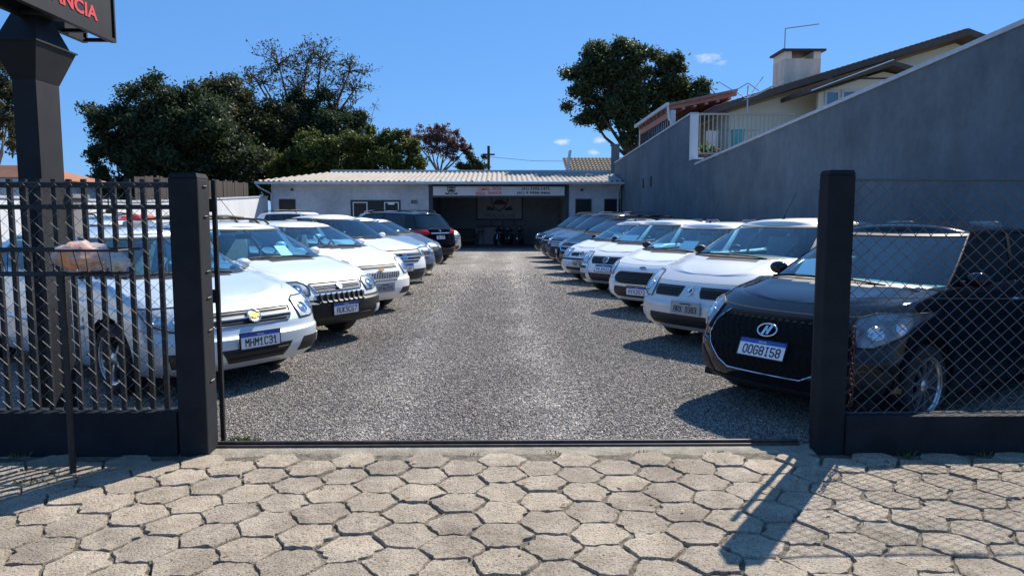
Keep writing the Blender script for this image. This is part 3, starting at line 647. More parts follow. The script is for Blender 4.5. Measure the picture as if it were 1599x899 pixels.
t = thing('counter', 'grey counter standing at the back of the porch behind the stool', 'counter', (PX(764), OY-.75, .03))
MB().box((-.75, -.25, 0), (.75, .3, .95)).obj('cabinet', mat('counter_front', (.22, .25, .28), .6), t, bevel=.01); MB().box((-.8, -.3, .951), (.8, .33, 1.0)).obj('worktop', M['dark_trim'], t)
t = thing('bar_stool', 'black stool in front of the grey counter in the porch', 'stool', (PX(752), OY-1.5, .03))
MB().lathe([(0, .70), (.19, .70), (.2, .73), (.19, .77), (0, .77)], 16, 'z').obj('seat', M['ink'], t)
MB().box((-.18, .12, .9), (.18, .16, 1.1)).obj('backrest', M['ink'], t, bevel=.01)
for sx in (-1, 1): MB().tube([(sx*.12, .12, .77), (sx*.13, .15, .95)], .012, 6).obj('back_support', M['ink'], t)
for a in range(4): MB().tube([(.13*math.cos(R(45+90*a)), .13*math.sin(R(45+90*a)), .7), (.2*math.cos(R(45+90*a)), .2*math.sin(R(45+90*a)), 0)], .014, 6).obj('leg', M['ink'], t)
def motorcycle(x, y, rz, label, pm):
    t = thing('motorcycle', label, 'motorcycle', (x, y, .03), rz, 'motorcycles in the porch')
    for wx in (-.64, .64):
        MB().lathe([(.22, -.05), (.27, -.06), (.30, -.03), (.31, 0), (.30, .03), (.27, .06), (.22, .05)], 22, 'y', (wx, 0, .31), True).obj('wheel', M['rubber'], t, smooth='all')
        g = MB()
        for k in range(8): a = 2*math.pi*k/8; g.tube([(wx, 0, .31), (wx+.23*math.cos(a), 0, .31+.23*math.sin(a))], .008, 4)
        g.lathe([(.0, -.05), (.05, -.05), (.05, .05), (0, .05)], 10, 'y', (wx, 0, .31)); g.obj('spokes', M['alloy'], t)
    for sy in (-1, 1): MB().tube([(.64, .07*sy, .31), (.46, .07*sy, .93)], .022, 8).obj('fork', M['chrome'], t); MB().tube([(-.64, .09*sy, .31), (-.1, .09*sy, .42)], .025, 6).obj('swingarm', M['ink'], t)
    MB().ball((.17, 0, .82), (.28, .15, .14), 14, 8).obj('fuel_tank', pm, t, smooth='all')
    MB().box((-.62, -.13, .74), (-.05, .13, .83)).obj('seat', M['ink'], t, bevel=.03); MB().box((-.12, -.15, .3), (.3, .15, .62)).obj('engine', M['graphite_paint'], t, bevel=.03)
    MB().tube([(.44, -.36, 1.08), (.46, -.18, 1.03), (.44, 0, 1.0), (.46, .18, 1.03), (.44, .36, 1.08)], .015, 6).obj('handlebar', M['ink'], t)
    MB().ball((.56, 0, .9), (.09, .1, .1), 12, 8).obj('headlight', M['lens'], t, smooth='all'); MB().tube([(.1, -.17, .35), (-.3, -.18, .3), (-.75, -.2, .42)], .04, 8).obj('exhaust', M['chrome'], t, smooth=True)
    for sy in (-1, 1): MB().tube([(.44, .25*sy, 1.05), (.40, .33*sy, 1.24)], .008, 5).obj('mirror_arm', M['ink'], t); MB().ball((.40, .34*sy, 1.26), (.02, .06, .04), 10, 6).obj('mirror', M['ink'], t, smooth='all')
motorcycle(PX(779), OY-1.6, R(-105), 'black motorcycle nearest the counter in the dark porch', M['black_paint'])
motorcycle(PX(795), OY-1.6, R(-100), 'dark motorcycle in the middle of the row in the porch', M['graphite_paint'])
motorcycle(PX(812), OY-1.7, R(-98), 'dark blue motorcycle nearest the parked cars in the porch', M['dark_blue_paint'])

# ------------------------------------------------------------------ house above the right wall
M['cream'] = mat('cream_render', (.84, .76, .62), .85, var=(.78, .70, .55), vscale=1.2, bump=.1, streak=(1, 1, .4))
M['house_wood'] = mat('roof_timber', (.085, .058, .046), .8, var=(.13, .09, .07), vscale=5)
M['tile'] = mat('clay_tile', (.22, .12, .085), .85, var=(.32, .2, .14), vscale=6)
M['red_beam'] = mat('red_beam', (.42, .17, .13), .8, var=(.5, .25, .2), vscale=6)
M['pane'] = glass_mat('house_glass', (.25, .3, .33), .12)
h = thing('gable_house', 'cream house with brown gable roof, chimney and lean-to above the wall', 'house', (12, 26, 0))
def hb(name, lo, hi, m, parent=h, **k): return MB().box((lo[0]-12, lo[1]-26, lo[2]), (hi[0]-12, hi[1]-26, hi[2])).obj(name, m, parent, **k)
def hp(name, pts, a, b_, m, parent=h): return MB().prism([(x-12, z) for x, z in pts], a-26, b_-26).obj(name, m, parent)
Y0 = 26.0
pk = at(1515, 45, Y0-.8); le = at(1120, 166, Y0-.8); re = at(1640, 92, Y0-.8)
def roofslab(name, p, q, ya, yb, th, m, ov=0):
    return hp(name, [p, q, (q[0], q[1]-th), (p[0], p[1]-th)], ya, yb, m)
wl = (7.75, 0)
sl_ = (pk[1]-le[1])/(pk[0]-le[0])
def under(x, d=.3): return (le[1]+(x-le[0])*sl_ if x < pk[0] else pk[1]-(x-pk[0])*(pk[1]-re[1])/(re[0]-pk[0]))-d
hp('wall', [(8.0, 2.5), (20, 2.5), (20, under(20)), (pk[0], under(pk[0])), (8.0, under(8.0))], Y0, Y0+.2, M['cream'])
hb('wall', (8.0, Y0+.201, 2.5), (8.2, 36, under(8.0)), M['cream'])
roofslab('roof', le, pk, Y0-.8, 37, .2, M['house_wood']); roofslab('roof', (pk[0]+.002, pk[1]), re, Y0-.8, 37, .2, M['house_wood'])
g = MB()
for k in range(48): # tile courses on the left slope
    f0, f1 = k/48, (k+1)/48
    x0, x1 = le[0]+(pk[0]-le[0])*f0, le[0]+(pk[0]-le[0])*f1; z0, z1 = le[1]+(pk[1]-le[1])*f0, le[1]+(pk[1]-le[1])*f1
    g.prism([(x0-12-.03, z0+.045), (x1-12, z1+.03), (x1-12, z1+.008), (x0-12-.03, z0+.006)], Y0-.78-26, 37-26)
g.obj('roof_tiles', M['tile'], h)
for yy in np.arange(Y0-.55, Y0, .5): pass
# front small gable
p2 = at(1395, 95, 24.2); l2 = at(1252, 141, 24.2); r2_ = at(1470, 116, 24.2)
roofslab('porch_roof', l2, p2, 24.2, Y0-.001, .15, M['house_wood']); roofslab('porch_roof', (p2[0]+.002, p2[1]), r2_, 24.2, Y0-.001, .15, M['house_wood'])
wl2 = at(1278, 150, 24.8)[0]; wr2 = r2_[0]+.5
hp('porch_gable', [(wl2, 2.5), (wr2, 2.5), (wr2, r2_[1]-.22), (p2[0], p2[1]-.24), (wl2, p2[1]-.24-(p2[0]-wl2)*(p2[1]-l2[1])/(p2[0]-l2[0]))], 24.8, 24.95, M['cream'])
zr = at(1330, 124, 24.8)[1]; hb('batten', (wl2, 24.77, zr), (wr2-.3, 24.799, zr+.05), M['house_wood'])
MB().tube([(l2[0]-12+.3, 24.18-26, l2[1]-.02), (p2[0]-12, 24.18-26, p2[1]+.03)], .02, 6).obj('light_string', M['plate_white'], h)
for p0, p1, y0_, y1_ in ((1290, 1308, 175, 145), (1316, 1347, 175, 144), (1349, 1380, 175, 144)):
    x0, z0 = at(p0, y0_, 24.78); x1, z1 = at(p1, y1_, 24.78)
    w = hb('window', (x0, 24.765, z0-.4), (x1, 24.79, z1), M['pane']); g = MB()
    for a in ((x0-.07, x1+.07, z1+.001, z1+.07), (x0-.07, x0-.001, z0-.4, z1), (x1+.001, x1+.07, z0-.4, z1)): g.box((a[0]-12, 24.74-26, a[2]), (a[1]-12, 24.799-26, a[3]))
    g.obj('frame', M['white_wall'], w)
# chimney
cx0, cz0 = at(1224, 125, 29); cx1, cz1 = at(1282, 92, 29)
ch = hb('chimney', (cx0, 29, cz0-1), (cx1, 30.2, cz1), mat('chimney_render', (.74, .67, .54), .9, var=(.50, .45, .36), vscale=1.7, streak=(1, 1, .3)))
hb('chimney_cap', (cx0-.12, 28.88, cz1+.28), (cx1+.15, 30.3, cz1+.36), M['dark_trim'], ch)
for a, c in ((cx0+.001, cx0+.28), (cx1-.28, cx1-.001)): hb('chimney_pier', (a, 29.01, cz1+.001), (c, 30.19, cz1+.279), M['cream'], ch)
# lean-to veranda at the left end
LZ = lambda x: 5.58+(x-6.2)*.21
hp('lean_to_roof', [(6.1, LZ(6.1)+.1), (8.6, LZ(8.6)+.1), (8.6, LZ(8.6)), (6.1, LZ(6.1))], 27.0, 33.4, M['tile'])
for k in range(9):
    yy = 27.1+k*.75; hp('rafter', [(6.15, LZ(6.15)-.003), (8.6, LZ(8.6)-.003), (8.6, LZ(8.6)-.14), (6.15, LZ(6.15)-.14)], yy, yy+.1, M['red_beam'])
for k in range(5): x = 6.6+k*.42; hb('purlin', (x, 27.05, LZ(x)-.225), (x+.1, 33.3, LZ(x)-.145), M['red_beam'])
for yy in (27.05, 33.2): hb('veranda_post', (6.2, yy, 3.2), (6.36, yy+.16, 5.42), M['white_wall'])
hb('veranda_beam', (6.2, 27.211, 5.2), (6.34, 33.199, 5.42), M['red_beam'])
hb('veranda_gutter', (5.98, 26.95, LZ(6.1)-.02), (6.095, 33.4, LZ(6.1)+.11), M['white_wall'], bevel=.02)
hb('veranda_sill', (6.2, 27.211, 3.2), (6.34, 33.199, 4.25), M['cream'])
for y0_ in (27.3, 29.3, 31.3):
    w = hb('veranda_window', (6.25, y0_, 4.26), (6.28, y0_+1.85, 5.19), M['pane'])
    for k in range(6): hb('glazing_bar', (6.22, y0_+.36*k, 4.26), (6.249, y0_+.05+.36*k, 5.19), M['house_wood'], w)
MB().tube([(6.06-12, 27.05-26, LZ(6.1)), (6.12-12, 27.05-26, 5.1), (6.28-12, 27.0-26, 4.9), (6.28-12, 27.0-26, 3.3)], .05, 8).obj('downpipe', M['white_wall'], h, smooth=True)
# balcony railing
t = thing('balcony_railing', 'pale metal railing of the terrace between the two heights of wall', 'railing', (5.95, 23.2, 3.3))
M['rail_cream'] = mat('railing_paint', (.42, .36, .28), .6)
rx1 = at(1242, 180, 23.2)[0]-5.95; tz = at(1160, 180, 23.2)[1]-3.3
MB().box((.2, -.03, tz), (rx1, .03, tz+.06)).obj('top_rail', M['rail_cream'], t); MB().box((.2, -.02, .2), (rx1, .02, .24)).obj('bottom_rail', M['rail_cream'], t)
bm_ = MB().box((-.015, -.015, .24), (.015, .015, tz)).mesh('baluster', M['rail_cream'])
for k in range(23): link('baluster', bm_, t, (.28+k*(rx1-.3)/22, 0, 0))
tag(MB().box((5.95+.16, 23.05, 2.2), (12, 26, 3.28)).obj('terrace', M['wall_grey']), kind='structure')
# balcony things
M['teal'] = mat('teal_plastic', (.03, .33, .42), .5)
def at23(px, py, Y=23.6): return at(px, py, Y)
x0, z0 = at23(1143, 232); x1, z1 = at23(1160, 204)
t = thing('teal_bin', 'turquoise plastic bin standing on the terrace behind the railing', 'bin', ((x0+x1)/2, 23.6, 3.285)); w2 = (x1-x0)/2
MB().add([(-w2*.85, -.15, 0), (w2*.85, -.15, 0), (w2*.85, .15, 0), (-w2*.85, .15, 0), (-w2, -.18, z1-3.285), (w2, -.18, z1-3.285), (w2, .18, z1-3.285), (-w2, .18, z1-3.285)], [(3,2,1,0), (0,1,5,4), (1,2,6,5), (2,3,7,6), (3,0,4,7), (4,5,6,7)]).obj('bucket', M['teal'], t, bevel=.01)
MB().box((-w2*1.06, -.2, z1-3.284), (w2*1.06, .2, z1-3.25)).obj('rim', M['teal'], t, bevel=.008)
M['leaf_pot'] = leaf_mat('pot_leaf', (.05, .1, .025), (.14, .2, .06))
M['flower'] = mat('red_flower', (.5, .06, .05), .6)
def pot_plant(px, label, n=40, hh=.4, fl=False, spiky=False):
    x, _ = at23(px, 220); t = thing('potted_plant', label, 'potted plant', (x, 23.45, 3.285), 0, 'potted plants on the terrace')
    MB().lathe([(0, 0), (.11, 0), (.15, .24), (.165, .24), (.165, .28), (.13, .28), (.12, .25), (0, .25)], 14, 'z').obj('pot', mat('clay_pot', (.3, .2, .15), .8), t, smooth=True)
    g = MB()
    for k in range(n):
        a = random.uniform(0, 6.28); el = random.uniform(.2, 1.4); L_ = hh*random.uniform(.6, 1.1); d = Vector((math.cos(a)*math.cos(el), math.sin(a)*math.cos(el), math.sin(el)))
        b0 = Vector((0, 0, .26))+d*(.02 if spiky else random.uniform(0, hh*.6)); s = d.cross(Vector((0, 0, 1))).normalized()*(.018 if spiky else .05); Lx = L_ if spiky else .14
        g.add([b0-s*.5, b0+d*Lx*.5-s+Vector((0, 0, .02)), b0+d*Lx, b0+d*Lx*.5+s+Vector((0, 0, .02)), b0+s*.5], [(0,1,2,3,4)])
    tag(g.obj('leaves', M['leaf_pot'], t), kind='stuff')
    if fl:
        g = MB()
        for k in range(8): g.ball((random.uniform(-.18, .18), random.uniform(-.15, .15), .3+random.uniform(0, .22)), (.035, .035, .03), 6, 4)
        g.obj('blossom', M['flower'], t)
pot_plant(1098, 'leafy pot plant in the terrace corner by the white pier', 60, .5)
pot_plant(1112, 'red flowering pot plant between the two leafy ones on the terrace', 36, .25, True)
pot_plant(1171, 'spiky leaved pot plant right of the turquoise bin on the terrace', 46, .6, False, True)
# clothes drying on the terrace
t = thing('hanging_cloth', 'white cloth hanging to dry behind the terrace railing', 'cloth', (at23(1112, 200, 24.3)[0], 24.3, 0))
g = MB()
for i in range(13):
    for k in range(8): g.v.append((-.2+.4*i/12, .04*math.sin(i*1.4)*(1-.3*k/7), 4.36-.85*k/7-.02*math.sin(i)))
for i in range(12):
    for k in range(7): g.f.append((8*i+k, 8*i+8+k, 8*i+9+k, 8*i+1+k))
g.obj('fabric', mat('white_cloth', (.72, .72, .74), .9), t, smooth='all')
MB().tube([(-.8, .0, 4.37), (1.6, .0, 4.37)], .008, 5).obj('line', M['wire'], t)
# tv antennas
M['aluminium'] = mat('aluminium', (.4, .42, .45), .35, .8)
ax, az = at(1168, 134, 23.4)
t = thing('tv_antenna', 'spiny aluminium television antenna on a mast rising from the terrace', 'antenna', (ax, 23.4, 3.285)); hh = az-3.285
MB().tube([(0, 0, 0), (0, 0, hh)], .022, 6).obj('mast', M['aluminium'], t)
def A_(px, py): x, z = at(px, py, 23.4); return (x-ax, 0, z-3.285)
for a, c in (((1122, 128), (1167, 155)), ((1167, 155), (1192, 120)), ((1146, 143), (1168, 130)), ((1168, 130), (1185, 142))): MB().tube([A_(*a), A_(*c)], .014, 5).obj('boom', M['aluminium'], t)
g = MB()
for k in range(9): p = Vector(A_(1172, 152)).lerp(Vector(A_(1213, 131)), k/8); g.tube([p+Vector((-.28, -.1, -.12)), p+Vector((.28, .1, .1))], .008, 4)
g.tube([A_(1168, 154), A_(1215, 130)], .012, 5); g.obj('elements', M['aluminium'], t)
cxm, czm = at(1225, 83, 29.3); tx, tz2 = at(1225, 45, 29.3); ex, ez = at(1279, 38, 29.3)
t = thing('roof_antenna', 'thin bent aerial rod standing on top of the chimney', 'antenna', (cxm, 29.3, czm))
MB().tube([(0, 0, -.05), (0, 0, tz2-czm)], .022, 6).obj('mast', M['aluminium'], t); MB().tube([(0, 0, tz2-czm), (ex-cxm, 0, ez-czm)], .02, 5).obj('arm', M['aluminium'], t)

# ------------------------------------------------------------------ houses behind
def hip_house(name, label, x0, x1, y, d, zw, zr_, mw, mr, courses=14, ridge_in=.3):
    t = thing(name, label, 'house', ((x0+x1)/2, y, 0)); w = (x1-x0)/2
    MB().box((-w, 0, -.1), (w, d, zw)).obj('wall', mw, t)
    g = MB(); o = .4
    for k in range(courses):
        f0, f1 = k/courses, (k+1)/courses
        def rect(f, dz):
            return [(-w-o+(w+o)*ridge_in*f, -o+(d/2+o)*f, zw+(zr_-zw)*f+dz), (w+o-(w+o)*ridge_in*f, -o+(d/2+o)*f, zw+(zr_-zw)*f+dz), (w+o-(w+o)*ridge_in*f, d+o-(d/2+o)*f, zw+(zr_-zw)*f+dz), (-w-o+(w+o)*ridge_in*f, d+o-(d/2+o)*f, zw+(zr_-zw)*f+dz)]
        a = rect(f0, .05); b_ = rect(f1, .03); c = rect(f0, 0)
        g.add(a+b_+c, [(0,1,5,4), (1,2,6,5), (2,3,7,6), (3,0,4,7), (8,9,1,0), (9,10,2,1), (10,11,3,2), (11,8,0,3)])
    g.obj('roof', mr, t); MB().box((-w-o+.02, -o+.02, zw-.1), (w+o-.02, -o+.12, zw-.002)).obj('fascia', M['gutter'], t)
    return t
M['orange_tile'] = mat('orange_tile', (.34, .15, .09), .85, var=(.42, .22, .13), vscale=3)
M['dark_tile'] = mat('dark_tile', (.042, .031, .026), .85, var=(.075, .056, .048), vscale=4)
hip_house('neighbour_house', 'white house with orange tiled roof left of the sign post beyond the side wall', -24, -15.2, 24, 4, 2.75, 3.30, M['white_wall'], M['orange_tile'])
# tiled roof showing above the office roof: pantiles built as ridges
t = thing('tiled_house', 'dark brown pantiled house behind the office next to the right wall', 'house', (7.5, 46, 0))
tx0, tz0 = at(893, 275, 46); tx1 = at(972, 275, 46)[0]; tz1 = at(930, 246, 50)[1]
MB().box((tx0-7.5+.2, .3, 0), (tx1-7.5+1, 8, tz0)).obj('wall', M['white_wall'], t)
g = MB(); n = 150
for r_ in range(9):
    o = len(g.v)
    for i in range(n+1):
        x = tx0-.3+(tx1+1.5-tx0)*i/n-7.5; wz = .05*abs(math.sin(x*math.pi/.24))
        for f_, dz in ((r_/9, .05), ((r_+1)/9, .015), (r_/9, 0)): g.v.append((x, -.2+f_*4.2, tz0-.05+(tz1-tz0)*f_+wz*(dz > .001)+dz))
    for i in range(n): a = o+3*i; g.f += [(a, a+3, a+4, a+1), (a+2, a+5, a+3, a)]
g.obj('roof', M['dark_tile'], t)
gx = at(890, 262, 45.5)
MB().prism([(tx0-7.5-.45, tz0-.2), (tx0-7.5-.3, tz0-.2), (tx0-7.5-.05, tz1+.1), (tx0-7.5-.2, tz1+.1)], -.3, .1).obj('gable_board', M['white_wall'], t)
cx_, cz_ = at(961, 228, 40)
t = thing('brick_flue', 'square dark flue stack rising behind the right end of the office roof', 'chimney', (cx_, 40, 0)); MB().box((-.2, -.2, 2), (.2, .2, cz_)).obj('shaft', M['wall_grey'], t, bevel=.01); MB().box((-.25, -.25, cz_+.001), (.25, .25, cz_+.08)).obj('cap', M['wall_grey'], t)
sx_, sz_ = at(763, 228, 48)
t = thing('utility_pole', 'thin dark utility pole with a wire behind the office roof', 'utility pole', (sx_, 48, 0)); M['pole_wood'] = mat('pole_wood', (.05, .045, .04), .9)
MB().tube([(0, 0, 0), (0, 0, sz_)], .09, 8).obj('shaft', M['pole_wood'], t); MB().box((-.4, -.05, sz_-.6), (.4, .05, sz_-.5)).obj('cross_arm', M['pole_wood'], t)
ex_, ez_ = at(905, 252, 48); MB().tube([(0, 0, sz_-.7), ((ex_-sx_)/2, 0, (sz_-.7+ez_)/2-.12), (ex_-sx_, 0, ez_)], .012, 4).obj('wire', M['ink'], t)

# ------------------------------------------------------------------ trees
M['bark'] = mat('bark', (.05, .04, .032), .9, var=(.10, .085, .07), vscale=6)
M['bark_pale'] = mat('pale_bark', (.16, .13, .11), .9, var=(.25, .21, .18), vscale=6)
def leaves_mesh(name, P, Nn, size, m):
    n = len(P); a = rng.normal(size=(n, 3)); a -= (a*Nn).sum(1, keepdims=True)*Nn; a /= np.linalg.norm(a, axis=1, keepdims=True); b_ = np.cross(Nn, a)
    s = size*rng.uniform(.6, 1.3, (n, 1))
    V = np.stack([P-a*s, P+b_*s*.45, P+a*s, P-b_*s*.45], 1).reshape(-1, 3); F = np.arange(4*n).reshape(-1, 4)
    me = bpy.data.meshes.new(name); me.vertices.add(len(V)); me.vertices.foreach_set('co', V.ravel()); me.loops.add(F.size); me.loops.foreach_set('vertex_index', F.ravel().astype(np.int32))
    me.polygons.add(n); me.polygons.foreach_set('loop_start', (np.arange(n)*4).astype(np.int32)); me.update(calc_edges=True); me.materials.append(m); return me
def tree(name, label, base, clumps, nleaf, size, m, bark='bark', trunk_r=.25, twigs=0, group=None, fill=.55, clump_sigma=.36):
    """clumps: (x, z, r, dy) crown lobes relative to the base; leaf clumps are scattered through each lobe"""
    t = thing(name, label, 'tree', base, 0, group); g = MB(); tips = []
    zmin = min(c[1]-c[2] for c in clumps); cxm = sum(c[0] for c in clumps)/len(clumps)
    fork = Vector((cxm*.25, 0, max(.8, zmin*.85)))
    g.tube([(0, 0, -.2), (fork.x*.4, .05, fork.z*.5), fork], trunk_r, 8, r1=trunk_r*.7)
    allP = []; tw = MB()
    tot = sum(c[2]**2.2 for c in clumps)
    for (x, z, r, dy) in clumps:
        c = Vector((x, dy, z)); mid = fork.lerp(c, .5)+Vector((random.uniform(-.3, .3), random.uniform(-.3, .3), -.15*r))
        g.tube([fork, mid, c], trunk_r*.42, 6, r1=trunk_r*.12)
        k = max(8, int(r*r*9))
        for q in range(k):
            d = Vector(rng.normal(size=3)); d.normalize(); rr = r*random.uniform(fill, 1.06); p = c+Vector((d.x*rr, d.y*rr, d.z*rr*.85))
            g.tube([c, c.lerp(p, .55)+Vector((0, 0, .08*r)), p], trunk_r*.10, 4, cap=False, r1=.012); tips.append((p, r*.26))
            for w in range(twigs):
                e = p+Vector(rng.normal(size=3))*r*.16+Vector((0, 0, r*.12)); tw.tube([p-(p-c)*.12, e], .016, 3, cap=False, r1=.006); tips.append((e, .12))
    g.obj('trunk', M[bark], t, smooth='all')
    if twigs: tag(tw.obj('twigs', M[bark], t), kind='stuff')
    per = max(1, nleaf//len(tips)); P = []; Nn = []
    for (p, s) in tips:
        o = rng.normal(0, s*clump_sigma*2, (per, 3))*np.array([1, 1, .8]); P.append(np.array(p)[None]+o)
        nn = rng.normal(size=(per, 3))+np.array([0, 0, .5]); Nn.append(nn/np.linalg.norm(nn, axis=1, keepdims=True))
    tag(link('crown', leaves_mesh('crown', np.concatenate(P), np.concatenate(Nn), size, m), t), kind='stuff'); return t
L1 = leaf_mat('leaf_dark_evergreen', (.017, .030, .013), (.075, .098, .044), .38)
L2 = leaf_mat('leaf_green', (.03, .05, .012), (.13, .15, .035), .4)
L3 = leaf_mat('leaf_olive', (.03, .038, .014), (.095, .095, .036), .35)
L4 = leaf_mat('leaf_russet', (.10, .045, .035), (.22, .12, .09), .3)
L5 = leaf_mat('leaf_glossy', (.026, .046, .020), (.12, .145, .07), .4)
def T(name, label, Y, pxs, nleaf, size, m, base_px=None, **k):
    """crown lobes given as (photo x, photo y, radius in photo px) at distance Y"""
    cl = []; bx_ = base_px if base_px else sum(p[0] for p in pxs)/len(pxs); b0 = at(bx_, 380, Y)[0]
    for i, (px, py, pr) in enumerate(pxs):
        x, z = at(px, py, Y); r = pr/FPX*Y; cl.append((x-b0, z, r, (0, .8, -.7, .4, -.3)[i % 5]*r*.6))
    return tree(name, label, (b0, Y, 0), cl, nleaf, size, m, **k)
T('evergreen_tree', 'dark dense evergreen tree at the left end of the trees behind the yard', 42, [(175, 195, 38), (215, 170, 42), (250, 150, 36), (200, 235, 40), (265, 215, 50), (310, 190, 48), (330, 240, 48), (240, 262, 36), (165, 240, 24), (300, 262, 40), (245, 190, 42), (195, 205, 40), (345, 215, 44), (300, 155, 30), (375, 240, 40), (355, 270, 34), (235, 235, 46), (285, 240, 46), (180, 268, 30), (180, 300, 34), (240, 300, 38), (300, 300, 38), (350, 300, 34), (150, 285, 26)], 95000, .115, L1, trunk_r=.35)
T('rounded_tree', 'olive green rounded tree between the dark evergreen and the bare topped tree', 47, [(350, 150, 38), (385, 175, 42), (345, 200, 42), (400, 215, 46), (370, 245, 46), (420, 255, 38), (330, 170, 28), (380, 205, 42), (430, 200, 36)], 56000, .115, L3, trunk_r=.32)
T('bare_topped_tree', 'tall thin leaved tree whose bare branches rise above the others', 51, [(435, 100, 36), (475, 95, 34), (505, 95, 32), (545, 110, 32), (555, 140, 28), (410, 130, 32), (460, 140, 36), (510, 145, 36), (480, 180, 36), (530, 175, 32), (395, 118, 22), (445, 170, 30)], 6500, .10, L3, trunk_r=.38, twigs=7, fill=.35)
T('ivy_tree', 'dark leafy tree in front of the bare topped tree', 49, [(470, 200, 34), (500, 170, 30), (520, 210, 32), (545, 185, 26), (555, 225, 30), (480, 240, 34), (440, 230, 30), (510, 250, 34), (460, 160, 18)], 42000, .11, L1, trunk_r=.28)
T('green_hedge_tree', 'wide mid green tree just behind the left part of the office roof', 44, [(420, 265, 28), (405, 290, 26), (385, 300, 24), (455, 255, 30), (490, 250, 34), (530, 245, 34), (570, 240, 34), (600, 238, 30), (630, 245, 28), (560, 265, 26), (610, 265, 26), (645, 262, 18), (505, 268, 24), (585, 215, 20), (615, 218, 16), (640, 228, 14), (480, 222, 24), (540, 222, 24), (450, 275, 22)], 54000, .105, L2, trunk_r=.25)
T('russet_tree', 'reddish brown thin crowned tree behind the middle of the office', 52, [(660, 215, 20), (690, 208, 22), (715, 220, 18), (672, 228, 20), (705, 235, 20), (690, 222, 22), (640, 212, 14), (726, 236, 10)], 9000, .085, L4, bark='bark_pale', trunk_r=.2, twigs=4, fill=.4)
T('small_olive_tree', 'small olive bush tree beside the utility pole behind the office', 52, [(735, 252, 15), (750, 256, 14), (722, 262, 12), (742, 264, 14)], 5000, .09, L3, trunk_r=.12)
T('broad_tree', 'big round crowned dark tree standing behind the house wall on the right', 46, [(975, 85, 28), (940, 100, 32), (1005, 95, 28), (910, 125, 30), (950, 135, 38), (990, 135, 36), (915, 165, 28), (955, 180, 30), (1000, 175, 32), (1050, 110, 24), (1055, 145, 30), (1085, 140, 28), (1095, 165, 22), (1030, 160, 30), (980, 205, 24), (1060, 175, 22), (1045, 95, 16)], 80000, .12, L5, base_px=982, trunk_r=.34)
T('dead_branch_tree', 'leafless grey tree with thin branches right of the tall trees', 50, [(585, 165, 14), (575, 185, 14)], 60, .05, L3, base_px=568, bark='bark_pale', trunk_r=.1, twigs=2, fill=.2)
T('street_tree', 'sparse branched tree at the left edge behind the sign post', 30, [(10, 110, 34), (0, 150, 40), (15, 190, 36), (-20, 130, 44), (-30, 200, 46), (20, 160, 26), (-5, 225, 34)], 9000, .085, L3, base_px=-8, bark='bark_pale', trunk_r=.16, twigs=4, fill=.35)

# ------------------------------------------------------------------ weeds and litter
M['weed'] = leaf_mat('weed_blade', (.05, .10, .02), (.16, .22, .06), .3); M['dry_leaf'] = leaf_mat('dry_leaf', (.20, .10, .05), (.42, .27, .14), .2)
def weeds(spots):
    g = MB()
    for (x, y, n, hh) in spots:
        for k in range(n):
            a = random.uniform(0, 6.28); b0 = Vector((x+random.gauss(0, .03), y+random.gauss(0, .015), -.01)); L_ = hh*random.uniform(.5, 1.2); d = Vector((math.cos(a)*.5, math.sin(a)*.5, 1)).normalized(); sd = d.cross(Vector((0, 0, 1))).normalized()*.004
            g.add([b0-sd, b0+sd, b0+d*L_*.6+sd*.8, b0+d*L_+Vector((math.cos(a), math.sin(a), -.4))*L_*.25, b0+d*L_*.6-sd*.8], [(0,1,2,3,4)])
    tag(g.obj('weeds', M['weed']), 'small green weeds sprouting along the gate rail and paver joints', 'weeds', kind='stuff')
weeds([(-1.75, 4.83, 30, .07), (-1.68, 4.85, 18, .05), (-1.83, 4.80, 16, .05), (-2.75, 4.1, 26, .04), (-2.62, 4.12, 14, .035), (-1.0, 3.98, 10, .025), (.9, 4.6, 12, .025), (1.4, 4.59, 14, .03), (-.2, 4.58, 8, .02), (.35, 4.6, 10, .02), (2.6, 4.52, 16, .04), (3.1, 4.53, 18, .04), (-3.1, 4.58, 18, .05), (.55, 3.6, 8, .02), (-1.35, 3.3, 8, .02)])
def litter():
    g = MB()
    for k in range(130):
        near = random.random() < .4; x = random.uniform(-2.6, 2.8); y = random.uniform(2.7, 4.6) if near else random.uniform(4.9, 11); z = .012 if near else .02; a = random.uniform(0, 6.28); r = random.uniform(.009, .024)
        d = Vector((math.cos(a), math.sin(a), random.uniform(-.2, .3)))*r; e = Vector((-math.sin(a), math.cos(a), random.uniform(-.3, .3)))*r*.5; p = Vector((x, y, z)); g.add([p-d, p+e, p+d, p-e], [(0,1,2), (0,2,3)])
    tag(g.obj('dry_leaves', M['dry_leaf']), 'small dry brown leaves scattered over the pavers and gravel', 'leaves', kind='stuff')
litter()

